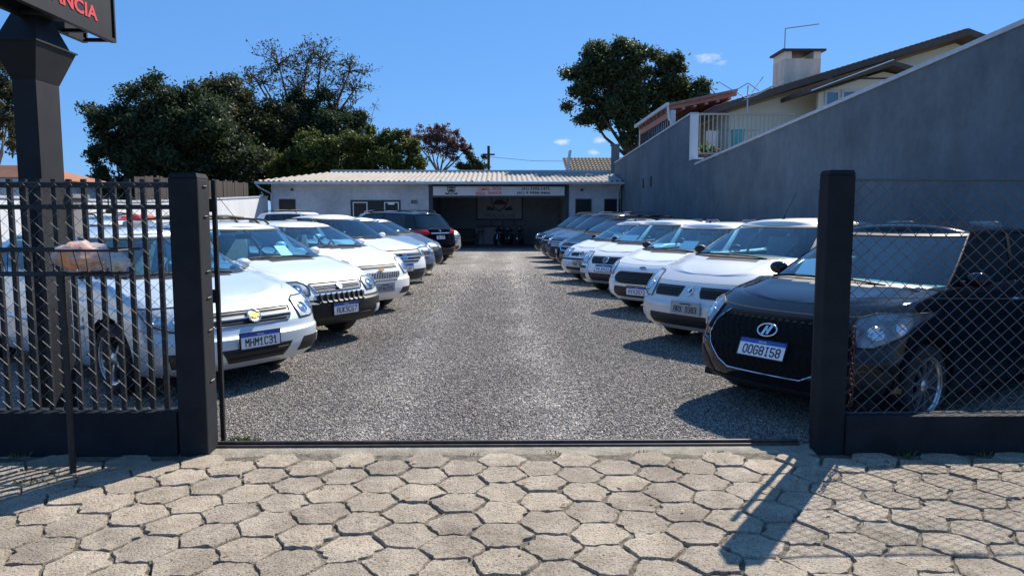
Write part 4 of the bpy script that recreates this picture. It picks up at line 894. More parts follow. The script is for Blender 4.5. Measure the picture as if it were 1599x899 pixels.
# ------------------------------------------------------------------ cars
def catmull(pts):
    xs = np.array([p[0] for p in pts], float); ys = np.array([p[1] for p in pts], float)
    d = np.diff(ys)/np.diff(xs); m = np.zeros(len(xs)); m[0] = d[0]; m[-1] = d[-1]
    for i in range(1, len(xs)-1): m[i] = 0 if d[i-1]*d[i] <= 0 else 2*d[i-1]*d[i]/(d[i-1]+d[i])
    def f(x):
        x = np.clip(x, xs[0], xs[-1]); i = np.clip(np.searchsorted(xs, x)-1, 0, len(xs)-2); h = xs[i+1]-xs[i]; t = (x-xs[i])/h
        return ys[i]*(2*t**3-3*t**2+1)+ys[i+1]*(-2*t**3+3*t**2)+h*m[i]*(t**3-2*t**2+t)+h*m[i+1]*(t**3-t**2)
    return f
WHEELS = {}
def wheel_meshes(style):
    if style in WHEELS: return WHEELS[style]
    w = .098                                 # unit wheel: radius .30, axis y, outer side +y
    ty = MB().lathe([(.195, w-.004), (.215, w+.004), (.25, w+.008), (.283, w-.006), (.297, w-.03), (.3, 0), (.297, -w+.03), (.283, -w+.006), (.25, -w-.004), (.195, -w)], 36, 'y').mesh('tyre', M['rubber'], smooth='all')
    g = MB(); g.lathe([(.196, -w+.01), (.19, -.02), (.186, w-.018), (.2, w-.001), (.212, w+.003), (.2, w-.007)], 36, 'y')
    ns = {'five': 5, 'ten': 10, 'six': 6, 'seven': 7}[style]; wd = {'five': .052, 'ten': .022, 'six': .04, 'seven': .034}[style]
    for k in range(ns):
        a = 2*math.pi*k/ns
        c, s = math.cos(a), math.sin(a); prof = [(.03, wd*.62, w-.022), (.10, wd*.5, w-.012), (.17, wd*.55, w-.014), (.196, wd*.8, w-.012)]
        v = []
        for (r, hw, y) in prof:
            for q, yy in ((-hw*.5, y-.02), (-hw*.45, y), (hw*.45, y), (hw*.5, y-.02)): v.append((r*c-q*s, yy, r*s+q*c))
        f = []
        for i in range(3):
            for j in range(3): f.append((4*i+j, 4*i+j+1, 4*i+j+5, 4*i+j+4))
        g.add(v, f)
    g.lathe([(0, w-.006), (.03, w-.008), (.05, w-.02), (.05, w-.05)], 18, 'y')
    rim = g.mesh('rim', M['alloy'], smooth=True)
    d = MB().lathe([(0, .02), (.185, .02), (.186, .01)], 24, 'y').mesh('brake_disc', M['liner'])
    WHEELS[style] = (ty, rim, d); return WHEELS[style]

class Car:
    def __init__(c, s, label, cat, x, y, ang, side, group, reverse=False):
        """side +1: right row, nose towards -x; -1: left row, nose towards +x. x, y: the nose; ang: between the heading and -y"""
        c.s = s; L, Wd, H = s['L'], s['W'], s['H']; a = R(ang); d = Vector((-side*math.sin(a), -math.cos(a), 0))
        if reverse: ctr = Vector((x, y, 0))-d*L/2; d = -d
        else: ctr = Vector((x, y, 0))-d*L/2
        c.t = thing(s.get('name', 'parked_car'), label, cat, ctr, math.atan2(d.y, d.x), group)
        c.paint = M[s['paint']]; c.L = L
        fo, ro = s['fo'], s['ro']; c.Rw = s['Rw']
        zn, zc, zb, zt = s['zn'], s['zc'], s['zb'], s['zt']; ws0 = s['ws0']
        c.ztop = catmull([(-.3, zn-.10), (0, zn-.04), (.34, zn+.01), (.68, zn+.46*(zc-zn)), (ws0+.1, zc), (L*.55, zb), (L-.35, zt), (L, zt-.04)])
        gc = s.get('gc', .20)
        c.zbot = catmull([(-.3, gc+.02), (0, gc+.015), (fo, gc-.005), (L*.5, gc-.01), (L-ro, gc), (L, gc+.06)])
        fp = s.get('fp', [(0, .11), (.12, .035), (.28, 0), (.47, .002), (.515, .010), (.54, .034), (.62, .046), (.72, .075), (.82, .12), (.90, .18), (.96, .255), (1, .33)])
        c.ff = catmull(fp); c.rf = catmull(s.get('rp', [(0, .08), (.15, .02), (.4, 0), (.55, .02), (.8, .05), (1, .09)]))
        c.wf = catmull(s.get('wp', [(0, .925), (.08, .965), (.22, .988), (.5, 1), (.74, .997), (.80, .982), (.92, .968), (.965, .95), (1, .925)]))
        c.bow = s.get('bow', .44)*.9; c.rbow = .34; c.nf = s.get('nf', 2.7)
        # greenhouse
        c.g = dict(f0=ws0-.12, f1=s['ws1'], r0=s['rw0'], r1=s['rw1'], w0=Wd/2*s.get('gw0', .9), w1=Wd/2*s.get('gw1', .67))
        c.Hh = H; c.build()
    # --- lower body surface: level t (0..1), plan parameter a (0..1 front arc, 1..2 side, 2..3 rear arc)
    def plan(c, t, a):
        Wh = c.s['W']/2*float(c.wf(t)); f = float(c.ff(t)); r = c.L-float(c.rf(t)); n = c.nf
        if a <= 1:
            th = a*math.pi/2; y = Wh*math.sin(th)**(2/n) if th > 0 else 0; xi = f+c.bow*(1-max(0, math.cos(th))**(2/n))
        elif a < 2: y = Wh; xi = f+c.bow+(r-c.rbow-f-c.bow)*(a-1)
        else:
            th = (3-a)*math.pi/2; y = Wh*max(0, math.sin(th))**(2/3.0); xi = r-c.rbow*(1-max(0, math.cos(th))**(2/3.0))
        return xi, y
    def S(c, t, a, sg=1):
        xi, y = c.plan(t, a); z = c.zbot(xi)+(c.ztop(xi)-c.zbot(xi))*t
        return Vector((c.L/2-xi, sg*y, float(z)))
    def tz(c, z, a):
        t = .5
        for _ in range(6):
            xi, _y = c.plan(t, a); zb, zt = float(c.zbot(xi)), float(c.ztop(xi)); t = min(.995, max(0, (z-zb)/(zt-zb)))
        return t
    def arc(c):
        if not hasattr(c, '_arc'):
            A = np.concatenate([np.linspace(0, 1, 200), np.linspace(1, 2, 40)[1:], np.linspace(2, 3, 200)[1:]]); P = np.array([c.plan(.5, a) for a in A])
            l = np.concatenate([[0], np.cumsum(np.hypot(*np.diff(P, axis=0).T))]); c._arc = (A, l)
        return c._arc
    def P(c, m, z, off=0, rear=False):       # point m metres round the nose (or tail), height z, lifted by off
        A, l = c.arc(); s_ = 1 if m >= 0 else -1; q = abs(m)
        a = float(np.interp(l[-1]-q if rear else q, l, A)); a = min(a, 2.9995) if rear else max(a, .0005)
        t = c.tz(z, a); e = .012
        p = c.S(t, a, s_); a1, a0 = min(2.9999, a+e), max(.0001, a-e); t1, t0 = min(1, t+.02), max(0, t-.02)
        n = (c.S(t, a1, s_)-c.S(t, a0, s_)).cross(c.S(t1, a, s_)-c.S(t0, a, s_)); n = n.normalized()*s_
        if (n.x < 0) != rear and abs(n.x) > .5: n = -n
        return p+n*off, n
    def build(c):
        s = c.s; L = c.L; fo, ro = s['fo'], s['ro']; Ra = c.Rw+s.get('arch', .055); wx = [fo, L-ro]; wz = c.Rw
        st = s.get('seam_t', .905); lv = sorted({round(q, 4) for q in list(np.linspace(0, .98, 23))+[.50, .528, .765, .785, 1.0] if abs(q-st) > .016}|{st-.0026, st+.0026}); nl = len(lv)
        f5 = c.ff(.5)+c.bow; r5 = L-c.rf(.5)-c.rbow
        def frac(xi): return 1+(xi-f5)/(r5-f5)
        doors = s.get('doors'); 
        if doors is None:
            d0 = fo+Ra+.06; d2 = L-ro-.12; d1 = d0+(d2-d0)*.53; doors = [d0, d1, d2]
        cols = list(np.linspace(0, 1, 19)); xi = f5
        side = set(np.round(np.arange(f5+.045, r5-.02, .046), 4))
        for d in doors: side = {q for q in side if abs(q-d) > .02}; side |= {d-.004, d+.004}
        cols += [frac(q) for q in sorted(side)]+list(np.linspace(2, 3, 15)); nc = len(cols)
        G = np.zeros((nl, nc, 3))
        for i, t in enumerate(lv):
            for j, a in enumerate(cols): G[i, j] = c.S(t, a)
        XI = L/2-G[..., 0]; ins = np.zeros((nl, nc), bool)
        for w in wx:
            dx = XI-w; dz = G[..., 2]-wz; r = np.hypot(dx, dz); sidec = (np.array(cols)[None] > .72)&(np.array(cols)[None] < 2.35)
            ins |= (r < Ra)&sidec
        dead = np.zeros((nl-1, nc-1), bool)
        for i in range(nl-1):
            for j in range(nc-1): dead[i, j] = ins[i, j] and ins[i+1, j] and ins[i, j+1] and ins[i+1, j+1]
        rim_pts = {0: set(), 1: set()}
        for i in range(nl):
            for j in range(nc):
                if ins[i, j]:
                    al = [(a, b) for a in (i-1, i) for b in (j-1, j) if 0 <= a < nl-1 and 0 <= b < nc-1]
                    if any(not dead[q] for q in al):
                        k = 0 if abs(XI[i, j]-wx[0]) < abs(XI[i, j]-wx[1]) else 1; w = wx[k]
                        dx, dz = XI[i, j]-w, G[i, j, 2]-wz; r = math.hypot(dx, dz)
                        G[i, j, 0] = L/2-(w+dx*Ra/r); G[i, j, 2] = wz+dz*Ra/r if i > 0 else G[i, j, 2]
                        rim_pts[k].add((i, j))
        XI = L/2-G[..., 0]
        V = []; parts = {}
        base = [0, nl*nc]
        for sg in (1, -1): V += [(p[0], sg*p[1], p[2]) for p in G.reshape(-1, 3)]
        def put(name, f): parts.setdefault(name, []).append(f)
        tb = s.get('tb', .50); zfb = lambda t, x: t < tb
        for si, sg in enumerate((1, -1)):
            for i in range(nl-1):
                tm = (lv[i]+lv[i+1])/2
                for j in range(nc-1):
                    if dead[i, j]: continue
                    b = base[si]; q = [b+i*nc+j, b+i*nc+j+1, b+(i+1)*nc+j+1, b+(i+1)*nc+j]
                    if sg < 0: q = q[::-1]
                    x = XI[i, j:j+2].mean(); am = (cols[j]+cols[j+1])/2
                    nm = 'body'
                    seam = any(abs(x-d) < .0035 for d in doors) and tm > .1
                    if seam: nm = 'seam'
                    elif st-.0026 < tm < st+.0026 and am < .97: nm = 'seam'
                    elif tm > st and am < .97: nm = 'hood'
                    elif x < fo and tm < tb: nm = 'front_bumper'
                    elif x > L-ro and tm < tb+.04: nm = 'rear_bumper'
                    elif tm > .1:
                        for k in range(len(doors)-1):
                            if doors[k] < x < doors[k+1]: nm = 'door%d%d' % (k, si)
                    if tm < .1 and fo < x < L-ro and s.get('clad'): nm = 'cladding'
                    put(nm, tuple(q))
        # top: hood, cowl, shelf behind
        fr = [1, .894, .888, .79, .7, .61, .45, .2, 0, -.2, -.45, -.61, -.7, -.79, -.888, -.894, -1]; nk = len(fr); cb = len(V); crown = s.get('crown', .04); g = c.g
        Wm = s['W']/2
        for j in range(nc):
            p = G[nl-1, j]; x = L/2-p[0]; cr = crown*min(1, (p[1]/Wm))**1.5*(1 if x < g['f0']+.2 else .3)
            hx = s.get('ridge', .016)
            for q in fr:
                z = p[2]+cr*(1-abs(q)**2.4)+(hx*math.exp(-((abs(q)-.7)/.12)**2)*min(1, p[1]/Wm) if x < g['f0'] else 0)
                V.append((p[0], p[1]*q, z))
        for j in range(nc-1):
            x = XI[nl-1, j:j+2].mean()
            for k in range(nk-1):
                qm = abs((fr[k]+fr[k+1])/2); q = (cb+j*nk+k, cb+(j+1)*nk+k, cb+(j+1)*nk+k+1, cb+j*nk+k+1)
                # edge of the cabin: windscreen base is bowed, so compare with the local base line
                yb = qm*G[nl-1, j, 1]; base_x = g['f0']+.30*(yb/g['w0'])**2.3
                if x > base_x+.16 and x < g['r0']-.05 and qm < .93: continue
                if x > base_x-.10: nm = 'cowl' if x < base_x+.3 and qm < .9 else 'body'
                else: nm = 'hood' if qm < .888 else ('seam' if qm < .894 else 'body')
                put(nm, q)
        # greenhouse
        zr = lambda x: c.Hh-.085-.065*abs((x-(g['f1']+g['r1'])/2+.15)/((g['r1']-g['f1'])/2+.2))**2.4
        gl = [0, .05, .12, .3, .5, .7, .86, .93, .97, 1.0]; arcs = list(np.linspace(0, .86, 9))+[.90, .96, 1.0]
        bp = s.get('bp', .44); sidef = [.012, .03]+list(np.linspace(.06, bp-.018, 7))+[bp-.012, bp+.012]+list(np.linspace(bp+.03, s.get('cp', .86), 7))+[.93, .985]
        gcols = arcs+[1+q for q in sidef]+[2, 2.05, 2.12]+list(np.linspace(2.2, 3, 8)); gn = len(gcols)
        def Gf(t, a):
            f = g['f0']+(g['f1']-g['f0'])*t; r = g['r0']+(g['r1']-g['r0'])*t; b1 = .34+(.16-.34)*t; b2 = .26+(.14-.26)*t
            Wh = g['w0']+(g['w1']-g['w0'])*(t**1.12); f += .05*math.sin(math.pi*t)*-1; Wh += .018*math.sin(math.pi*t)
            if a <= 1: th = a*math.pi/2; y = Wh*math.sin(th)**(2/2.6) if th > 0 else 0; x = f+b1*(1-max(0, math.cos(th))**(2/2.6))
            elif a < 2: y = Wh; x = f+b1+(r-b2-f-b1)*(a-1)
            else: th = (3-a)*math.pi/2; y = Wh*max(0, math.sin(th))**(2/3); x = r-b2*(1-max(0, math.cos(th))**(2/3))
            z0 = float(c.ztop(x))-.012+.05*(1 if a > 1.5 else 0)*0; z1 = zr(x)
            if a <= 1: z0 += crown*.55*(1-(y/g['w0'])**2)
            return Vector((L/2-x, y, z0+(z1-z0)*t))
        c.Gf = Gf
        gb = [len(V), len(V)+len(gl)*gn]; GG = [[Gf(t, a) for a in gcols] for t in gl]
        for sg in (1, -1):
            for row in GG: V += [(p.x, sg*p.y, p.z) for p in row]
        glass = {}
        for si, sg in enumerate((1, -1)):
            for i in range(len(gl)-1):
                tm = (gl[i]+gl[i+1])/2
                for j in range(gn-1):
                    am = (gcols[j]+gcols[j+1])/2; b = gb[si]; q = [b+i*gn+j, b+i*gn+j+1, b+(i+1)*gn+j+1, b+(i+1)*gn+j]
                    if sg < 0: q = q[::-1]
                    nm = 'body' if not s.get('black_pillars') else 'body'
                    if am < .90 and .0 < tm < .93: nm = 'windshield' if am < .86 else 'seal'
                    elif am < .90 and .93 < tm < .97: nm = 'seal'
                    elif 1.03 < am < 1+s.get('cp', .86) and .05 < tm < .93 and not (bp-.02 < am-1 < bp+.02):
                        nm = 'side_window%d%d' % (0 if am-1 < bp else 1, si)
                    elif 1+bp-.02 < am < 1+bp+.02 and .05 < tm < .93: nm = 'seal'
                    elif am > 2.2 and .12 < tm < .93 and not s.get('van'): nm = 'rear_window'
                    put(nm, tuple(q))
        # roof
        rb = len(V); rf_ = [1, .8, .5, .2, 0, -.2, -.5, -.8, -1]; top = GG[-1]
        for p in top:
            for q in rf_: V.append((p.x, p.y*q, p.z+.062*min(1, p.y/g['w1'])**.9*(1-abs(q)**2.6)))
        for j in range(gn-1):
            for k in range(len(rf_)-1): put('roof', (rb+j*9+k, rb+(j+1)*9+k, rb+(j+1)*9+k+1, rb+j*9+k+1))
        # smooth normals over the whole shell
        V = np.array(V); tri = []
        for fs in parts.values():
            for q in fs: tri += [(q[0], q[1], q[2]), (q[0], q[2], q[3])]
        tri = np.array(tri); fn = np.cross(V[tri[:, 1]]-V[tri[:, 0]], V[tri[:, 2]]-V[tri[:, 0]])
        key = {}; idx = np.zeros(len(V), int)
        for i, p in enumerate(np.round(V, 4)): idx[i] = key.setdefault((p[0], p[1]+0., p[2]), len(key))
        N_ = np.zeros((len(key), 3))
        for k in range(3): np.add.at(N_, idx[tri[:, k]], fn)
        ln = np.linalg.norm(N_, axis=1, keepdims=True); N_ = N_/np.where(ln > 1e-9, ln, 1); c.VN = N_[idx]; c.V = V
        pm = c.paint
        mats = dict(body=pm, hood=pm, roof=M[s.get('roof_paint', s['paint'])], front_bumper=M[s.get('bumper_paint', s['paint'])], rear_bumper=M[s.get('bumper_paint', s['paint'])], seam=M['seam'], cowl=M['black_plastic'], seal=M['black_plastic'], cladding=M['black_plastic'], windshield=M[s.get('glass', 'glass')], rear_window=M['tinted'])
        c.obj = {}
        for nm, fs in parts.items():
            key_ = nm.rstrip('01') if nm.startswith(('door', 'side_window')) else nm
            used = sorted({i for q in fs for i in q}); mp = {u: k for k, u in enumerate(used)}
            me = bpy.data.meshes.new(key_); vv = V[used]
            if 'window' in nm or nm == 'windshield': vv = vv-c.VN[used]*.006
            me.from_pydata(vv.tolist(), [], [tuple(dict.fromkeys(mp[i] for i in q)) for q in fs]); me.shade_smooth()
            me.normals_split_custom_set_from_vertices(c.VN[used].tolist())
            mm = mats.get(nm) or (pm if key_ == 'door' else M[s.get('side_glass', 'tinted')]); me.materials.append(mm)
            pn = {'seam': 'panel_gap', 'seal': 'window_seal'}.get(key_, key_)
            c.obj[nm] = link(pn, me, c.t)
            if pn in ('panel_gap', 'window_seal'): c.obj[nm]['kind'] = 'stuff'
        # wheel housings, underside
        gm = MB()
        for sg in (1, -1):
            for k, w in enumerate(wx):
                n = 22; y0 = sg*(s['W']/2*.972); y1 = sg*(s['W']/2-.34); pr = []
                a0 = math.asin(max(-1, min(1, (gc_(s)-wz)/Ra)))
                for q in range(n+1):
                    an = a0+(math.pi-2*a0)*q/n; pr.append((L/2-w-Ra*math.cos(an), wz+Ra*math.sin(an)))
                v = [(x, y0, z) for x, z in pr]+[(x, y1, z) for x, z in pr]; f = [(q, q+1, n+2+q, n+1+q) for q in range(n)]+[tuple(range(n+1, 2*n+2))]
                gm.add(v, f)
                if s.get('arch_clad'):
                    ga = MB()
                    v = []
                    for (x, z), q in zip(pr, range(n+1)):
                        ux, uz = (x-(L/2-w))/Ra, (z-wz)/Ra
                        for dr, dy in ((0, -.02), (.0, .012), (.055, .010), (.065, -.03)): v.append((x+ux*dr, sg*(s['W']/2*.985+dy), z+uz*dr))
                    f = [(4*q+i, 4*q+4+i, 4*q+5+i, 4*q+1+i) for q in range(n) for i in range(3)]
                    ga.add(v, f); ga.obj('wheel_arch_trim', M['black_plastic'], c.t, smooth=True)
        tag(gm.obj('wheel_housing', M['liner'], c.t), kind='stuff')
        un = MB(); zz = gc_(s)+.012; un.box((-L/2+.3, -s['W']/2*.86, zz), (L/2-.22, s['W']/2*.86, zz+.05)); un.box((-L/2+fo*0+.75+.3, -s['W']/2*.55, zz-.02), (L/2-.4, s['W']/2*.55, zz-.001)); un.obj('underbody', M['liner'], c.t)
        ty, rim, disc = wheel_meshes(s.get('wheels', 'five')); sc = c.Rw/.3
        for sg in (1, -1):
            for w in wx:
                o = link('wheel', ty, c.t, (L/2-w, sg*(s['W']/2-.115*1.0), c.Rw)); o.scale = (sc, 1.0, sc); o.rotation_euler = (0, R(random.uniform(0, 60)), 0 if sg > 0 else R(180))
                link('rim', rim, o); link('brake_disc', disc, o)
        c.cabin()
        c.trim()
    def cabin(c):
        s = c.s; L = c.L; g = c.g; Wh = g['w0']-.05; zc = s['zc']
        fx = L/2-g['f0']-.05
        MB().add([(fx-.02, -Wh*.72, zc-.02), (fx-.02, Wh*.72, zc-.02), (fx-.34, Wh*.97, zc+.0), (fx-.34, -Wh*.97, zc+.0), (fx-.62, -Wh*.97, zc-.03), (fx-.62, Wh*.97, zc-.03), (fx-.66, -Wh*.97, zc-.35), (fx-.66, Wh*.97, zc-.35)],
                 [(0,1,2,3), (3,2,5,4), (4,5,7,6)]).obj('dashboard', M['cabin'], c.t, smooth=True)
        MB().box((-L/2+.35, -Wh*.98, .33), (fx-.2, Wh*.98, .40)).obj('cabin_floor', M['cabin'], c.t)
        g2 = MB()
        for sg in (1, -1): g2.box((-L/2+.4, sg*Wh-.012, .4), (fx-.3, sg*Wh+.012, zc-.05))
        g2.obj('door_lining', M['cabin'], c.t)
        sx = fx-1.32
        for sg in (1, -1):
            st = MB(); st.box((sx-.1, sg*.37-.25, .55), (sx+.42, sg*.37+.25, .72)).obj('seat', M['seat'], c.t, bevel=.05)
            T = Matrix.Translation((sx-.12, sg*.37, .68)) @ Matrix.Rotation(R(-16), 4, 'Y')
            MB().box((-.07, -.24, 0), (.07, .24, .60), T).obj('seat_back', M['seat'], c.t, bevel=.05); MB().box((-.045, -.13, .64), (.05, .13, .83), T).obj('headrest', M['seat'], c.t, bevel=.04)
        MB().box((sx-1.1, -.62, .55), (sx-.65, .62, .72)).obj('rear_seat', M['seat'], c.t, bevel=.05)
        MB().box((-.07, -.62, 0), (.06, .62, .60), Matrix.Translation((sx-1.12, 0, .68)) @ Matrix.Rotation(R(-18), 4, 'Y')).obj('rear_seat_back', M['seat'], c.t, bevel=.05)
        T = Matrix.Translation((fx-.74, .37, zc-.02)) @ Matrix.Rotation(R(62), 4, 'Y'); w = MB()
        pts = [T @ Vector((.18*math.cos(a), .18*math.sin(a), 0)) for a in np.linspace(0, 2*math.pi, 25)]; w.tube(pts, .015, 6, cap=False)
        for a in (0, 2.2, 4.1): w.tube([T @ Vector((0, 0, -.01)), T @ Vector((.17*math.cos(a), .17*math.sin(a), 0))], .016, 5)
        w.obj('steering_wheel', M['black_plastic'], c.t, smooth=True)
        p = c.Gf(.9, .0); MB().box((p.x-.17, -.11, p.z-.10), (p.x-.13, .11, p.z-.035)).obj('rear_view_mirror', M['black_plastic'], c.t, bevel=.015)
        if s.get('card'):
            x0, y0 = s['card']; T = Matrix.Translation((fx-.22, y0, zc+.02)) @ Matrix.Rotation(R(-50), 4, 'Y'); MB().box((-.004, -x0/2, 0), (.0, x0/2, .2), T).obj('paper_reflection_card', M['plate_white'], c.t)  # paper in the polo; in other cars added as white windscreen reflections
    def trim(c):
        s = c.s; L = c.L
        for sg in (1, -1):         # mirrors, door handles, wipers
            p = c.Gf(.1, 1.05); p.y *= sg; q = p+Vector((.02, sg*.12, .03))
            mb = MB().ball(q, (.055, .095, .058), 14, 9); o = mb.obj('wing_mirror', M[s.get('mirror', s['paint'])], c.t, smooth='all')
            MB().tube([p+Vector((.02, -sg*.03, -.01)), q-Vector((0, sg*.06, .03))], .022, 6).obj('mirror_arm', M['black_plastic'], o)
            MB().ball(q-Vector((.02, 0, 0)), (.04, .08, .046), 12, 7).obj('mirror_glass', M['chrome'], o, smooth='all')
        g = c.g
        for (a0, a1) in ((.30, -.28), (-.62, -.05)):
            pts = []
            for k in range(8):
                f_ = k/7; a = a0+(a1-a0)*f_; t = .025+.07*math.sin(f_*2.2); p = c.Gf(t, abs(a)); p.y *= (1 if a >= 0 else -1); pts.append(p+Vector((.022, 0, .016)))
            MB().tube(pts, .010, 5).obj('wiper', M['black_plastic'], c.t)
        for dn, xx in (('door0', s.get('h1')), ('door1', s.get('h2'))):
            pass
        f5 = float(c.ff(.5)); 
        A, l = c.arc()
        for sg in (1, -1):
            for xi in (s['fo']+c.Rw+1.05, s['fo']+c.Rw+1.98):
                if xi > L-s['ro']-.05: continue
                z = s['zb']-.14; a = None
                q = [c.side(xi+d_, z, sg, o_) for d_, o_ in ((-.09, .0), (-.075, .03), (.075, .03), (.09, 0))]
                MB().tube(q, .012, 6).obj('door_handle', M[s.get('handle', s['paint'])], c.t, smooth=True)
            if s.get('side_strip'):
                MB().tube([c.side(x, .55, sg, .006) for x in np.linspace(s['fo']+c.Rw+.12, L-s['ro']-c.Rw-.1, 12)], .022, 6).obj('side_moulding', M[s['side_strip']], c.t, smooth=True)
        if s.get('rails'):
            for sg in (1, -1):
                y = c.g['w1']*.93*sg; x0, x1 = L/2-c.g['f1']-.35, L/2-c.g['r1']+.25; z = c.Hh-.045; rr = MB()
                rr.tube([(x0, y, z-.03), (x0-.10, y, z+.035), (x0-.25, y, z+.05), ((x0+x1)/2, y, z+.055), (x1+.25, y, z+.045), (x1+.1, y, z+.025), (x1, y, z-.03)], .017, 6)
                rr.obj('roof_rail', M[s['rails']], c.t, smooth=True)
            if s.get('crossbars'):
                for x in (x0-.35, x1+.55): MB().tube([(x, -abs(y), c.Hh+.02), (x, -abs(y)*.5, c.Hh+.045), (x, abs(y)*.5, c.Hh+.045), (x, abs(y), c.Hh+.02)], .018, 6).obj('roof_crossbar', M['black_plastic'], c.t, smooth=True)
        if s.get('antenna'):
            x = L/2-(c.g['f1']+.15); z = c.Hh-.03; MB().tube([(x, 0, z-.01), (x-.03, 0, z+.03)], .022, 6, r1=.01).obj('antenna_base', M['black_plastic'], c.t); MB().tube([(x-.02, 0, z+.03), (x-.34, -.04, z+.34)], .0045, 4).obj('antenna', M['black_plastic'], c.t)
    def side(c, xi, z, sg, off):
        f5 = float(c.ff(.5))+c.bow; r5 = c.L-float(c.rf(.5))-c.rbow; a = 1+(xi-f5)/(r5-f5); t = c.tz(z, a); p = c.S(t, a, sg); return p+Vector((0, sg*off, 0))
    # --- pieces laid on the nose or tail
    def patch(c, name, rows, m, off=.006, nu=10, nv=8, rear=False, parent=None, bulge=0, skirt=.02, smooth=True):
        zs = np.array([r[0] for r in rows], float); order = np.argsort(zs); zs = zs[order]; a = np.array([r[1] for r in rows], float)[order]; b = np.array([r[2] for r in rows], float)[order]
        fa = catmull(list(zip(zs, a))) if len(zs) > 2 else (lambda z: np.interp(z, zs, a)); fb = catmull(list(zip(zs, b))) if len(zs) > 2 else (lambda z: np.interp(z, zs, b))
        zz = np.linspace(zs[0], zs[-1], nv+1); v = []
        for i, z in enumerate(zz):
            for j in range(nu+1):
                u = j/nu; mm = float(fa(z))*(1-u)+float(fb(z))*u; bl = bulge*(1-(2*u-1)**4)*(1-(2*i/nv-1)**4)
                v.append(tuple(c.P(mm, z, off+bl, rear)[0]))
        n1 = nu+1; f = [(i*n1+j, i*n1+j+1, (i+1)*n1+j+1, (i+1)*n1+j) for i in range(nv) for j in range(nu)]
        ring = [j for j in range(nu+1)]+[i*n1+nu for i in range(1, nv+1)]+[nv*n1+j for j in range(nu-1, -1, -1)]+[i*n1 for i in range(nv-1, 0, -1)]
        o0 = len(v)
        for k in ring:
            i, j = divmod(k, n1); z = zz[i]; u = j/nu; mm = float(fa(z))*(1-u)+float(fb(z))*u; v.append(tuple(c.P(mm, z, off-skirt, rear)[0]))
        R_ = len(ring); f += [(ring[k], o0+k, o0+(k+1) % R_, ring[(k+1) % R_]) for k in range(R_)]
        g = MB(); g.v = v; g.f = f; c.last = (fa, fb, zz)
        return g.obj(name, m, parent or c.t, smooth=True if smooth else False)
    def tube(c, name, pts, r, m, off=.006, rear=False, parent=None, sub=6):
        q = []
        for (a, b) in zip(pts, pts[1:]):
            for k in range(sub): t = k/sub; q.append(c.P(a[0]+(b[0]-a[0])*t, a[1]+(b[1]-a[1])*t, off, rear)[0])
        q.append(c.P(pts[-1][0], pts[-1][1], off, rear)[0]); return MB().tube(q, r, 6).obj(name, m, parent or c.t, smooth=True)
    def outline(c, name, rows, r, m, off=.008, parent=None, rear=False, close=True):
        rows = sorted(rows, key=lambda q: -q[0]); fa = catmull([(q[0], q[1]) for q in rows][::-1]); fb = catmull([(q[0], q[2]) for q in rows][::-1]); z1, z0 = rows[0][0], rows[-1][0]
        L_ = [(float(fa(z)), z) for z in np.linspace(z1, z0, 8)]; Rr = [(float(fb(z)), z) for z in np.linspace(z0, z1, 8)]
        return c.tube(name, L_+Rr+([L_[0]] if close else []), r, m, off, rear, parent, 4)
    def slats(c, rows, zs, r, m, parent, off=.012, inset=.03, name='slat'):
        rows = sorted(rows); fa = catmull([(q[0], q[1]) for q in rows]); fb = catmull([(q[0], q[2]) for q in rows])
        for z in zs: a, b = float(fa(z)), float(fb(z)); s_ = 1 if b > a else -1; c.tube(name, [(a+inset*s_, z), (b-inset*s_, z)], r, m, off, parent=parent, sub=12)
    def mesh_fill(c, rows, step, r, m, parent, off=.009, name='grille_mesh'):
        rows = sorted(rows); fa = catmull([(q[0], q[1]) for q in rows]); fb = catmull([(q[0], q[2]) for q in rows]); g = MB(); z = rows[0][0]+step*.5; k = 0
        while z < rows[-1][0]-step*.3:
            a, b = float(fa(z)), float(fb(z)); a, b = min(a, b), max(a, b); x = a+step*(.5+(k % 2)*.5)*1.4
            while x < b-step*.3:
                p, n = c.P(x, z, off); pl, _ = c.P(x-step*.55, z, off); pr, _ = c.P(x+step*.55, z, off); pu, _ = c.P(x, z+step*.30, off+r); pd, _ = c.P(x, z-step*.30, off-.002)
                g.add([pl, pu, pr, pd, p+n*r*1.6], [(0,3,4), (3,2,4), (2,1,4), (1,0,4)]); x += step*1.4
            z += step*.62; k += 1
        return tag(g.obj(name, m, parent), kind='stuff')
    def lamp(c, rows, mirror=True, inner='lamp_in', amber=None, lamps=None, bulge=.012):
        """headlight: reflector bowl patch, round projectors, clear lens; rows given for the left (+) side"""
        for sg in (1, -1):
            rr = [(z, sg*a, sg*b) for z, a, b in rows]
            h = c.patch('headlight', rr, M[inner], .004, 12, 8)
            c.outline('headlight_rim', rr, .006, M['black_plastic'], .008, parent=h)
            for (m_, z, r) in (lamps or []):
                p, n = c.P(sg*m_, z, .006); g = MB(); T = n.to_track_quat('Z', 'Y').to_matrix().to_4x4(); T.translation = p
                ring = [(r, -.01), (r, .006), (r*.9, .010), (r*.6, -.002), (0, .012)]
                v = []; N = 16
                for k in range(N):
                    a = 2*math.pi*k/N
                    for (q, hh) in ring: v.append(T @ Vector((q*math.cos(a), q*math.sin(a), hh)))
                f = [(5*k+i, 5*((k+1) % N)+i, 5*((k+1) % N)+i+1, 5*k+i+1) for k in range(N) for i in range(4)]
                g.add(v, f); g.obj('lamp_bowl', M['chrome'], h, smooth=True)
            if amber: z0, z1, a, b = amber; c.patch('indicator', [(z0, sg*a, sg*b), (z1, sg*a, sg*b)], M['amber'], .010, 4, 4, parent=h)
            c.patch('lens', rr, M['lens'], .014, 12, 8, parent=h, bulge=bulge)
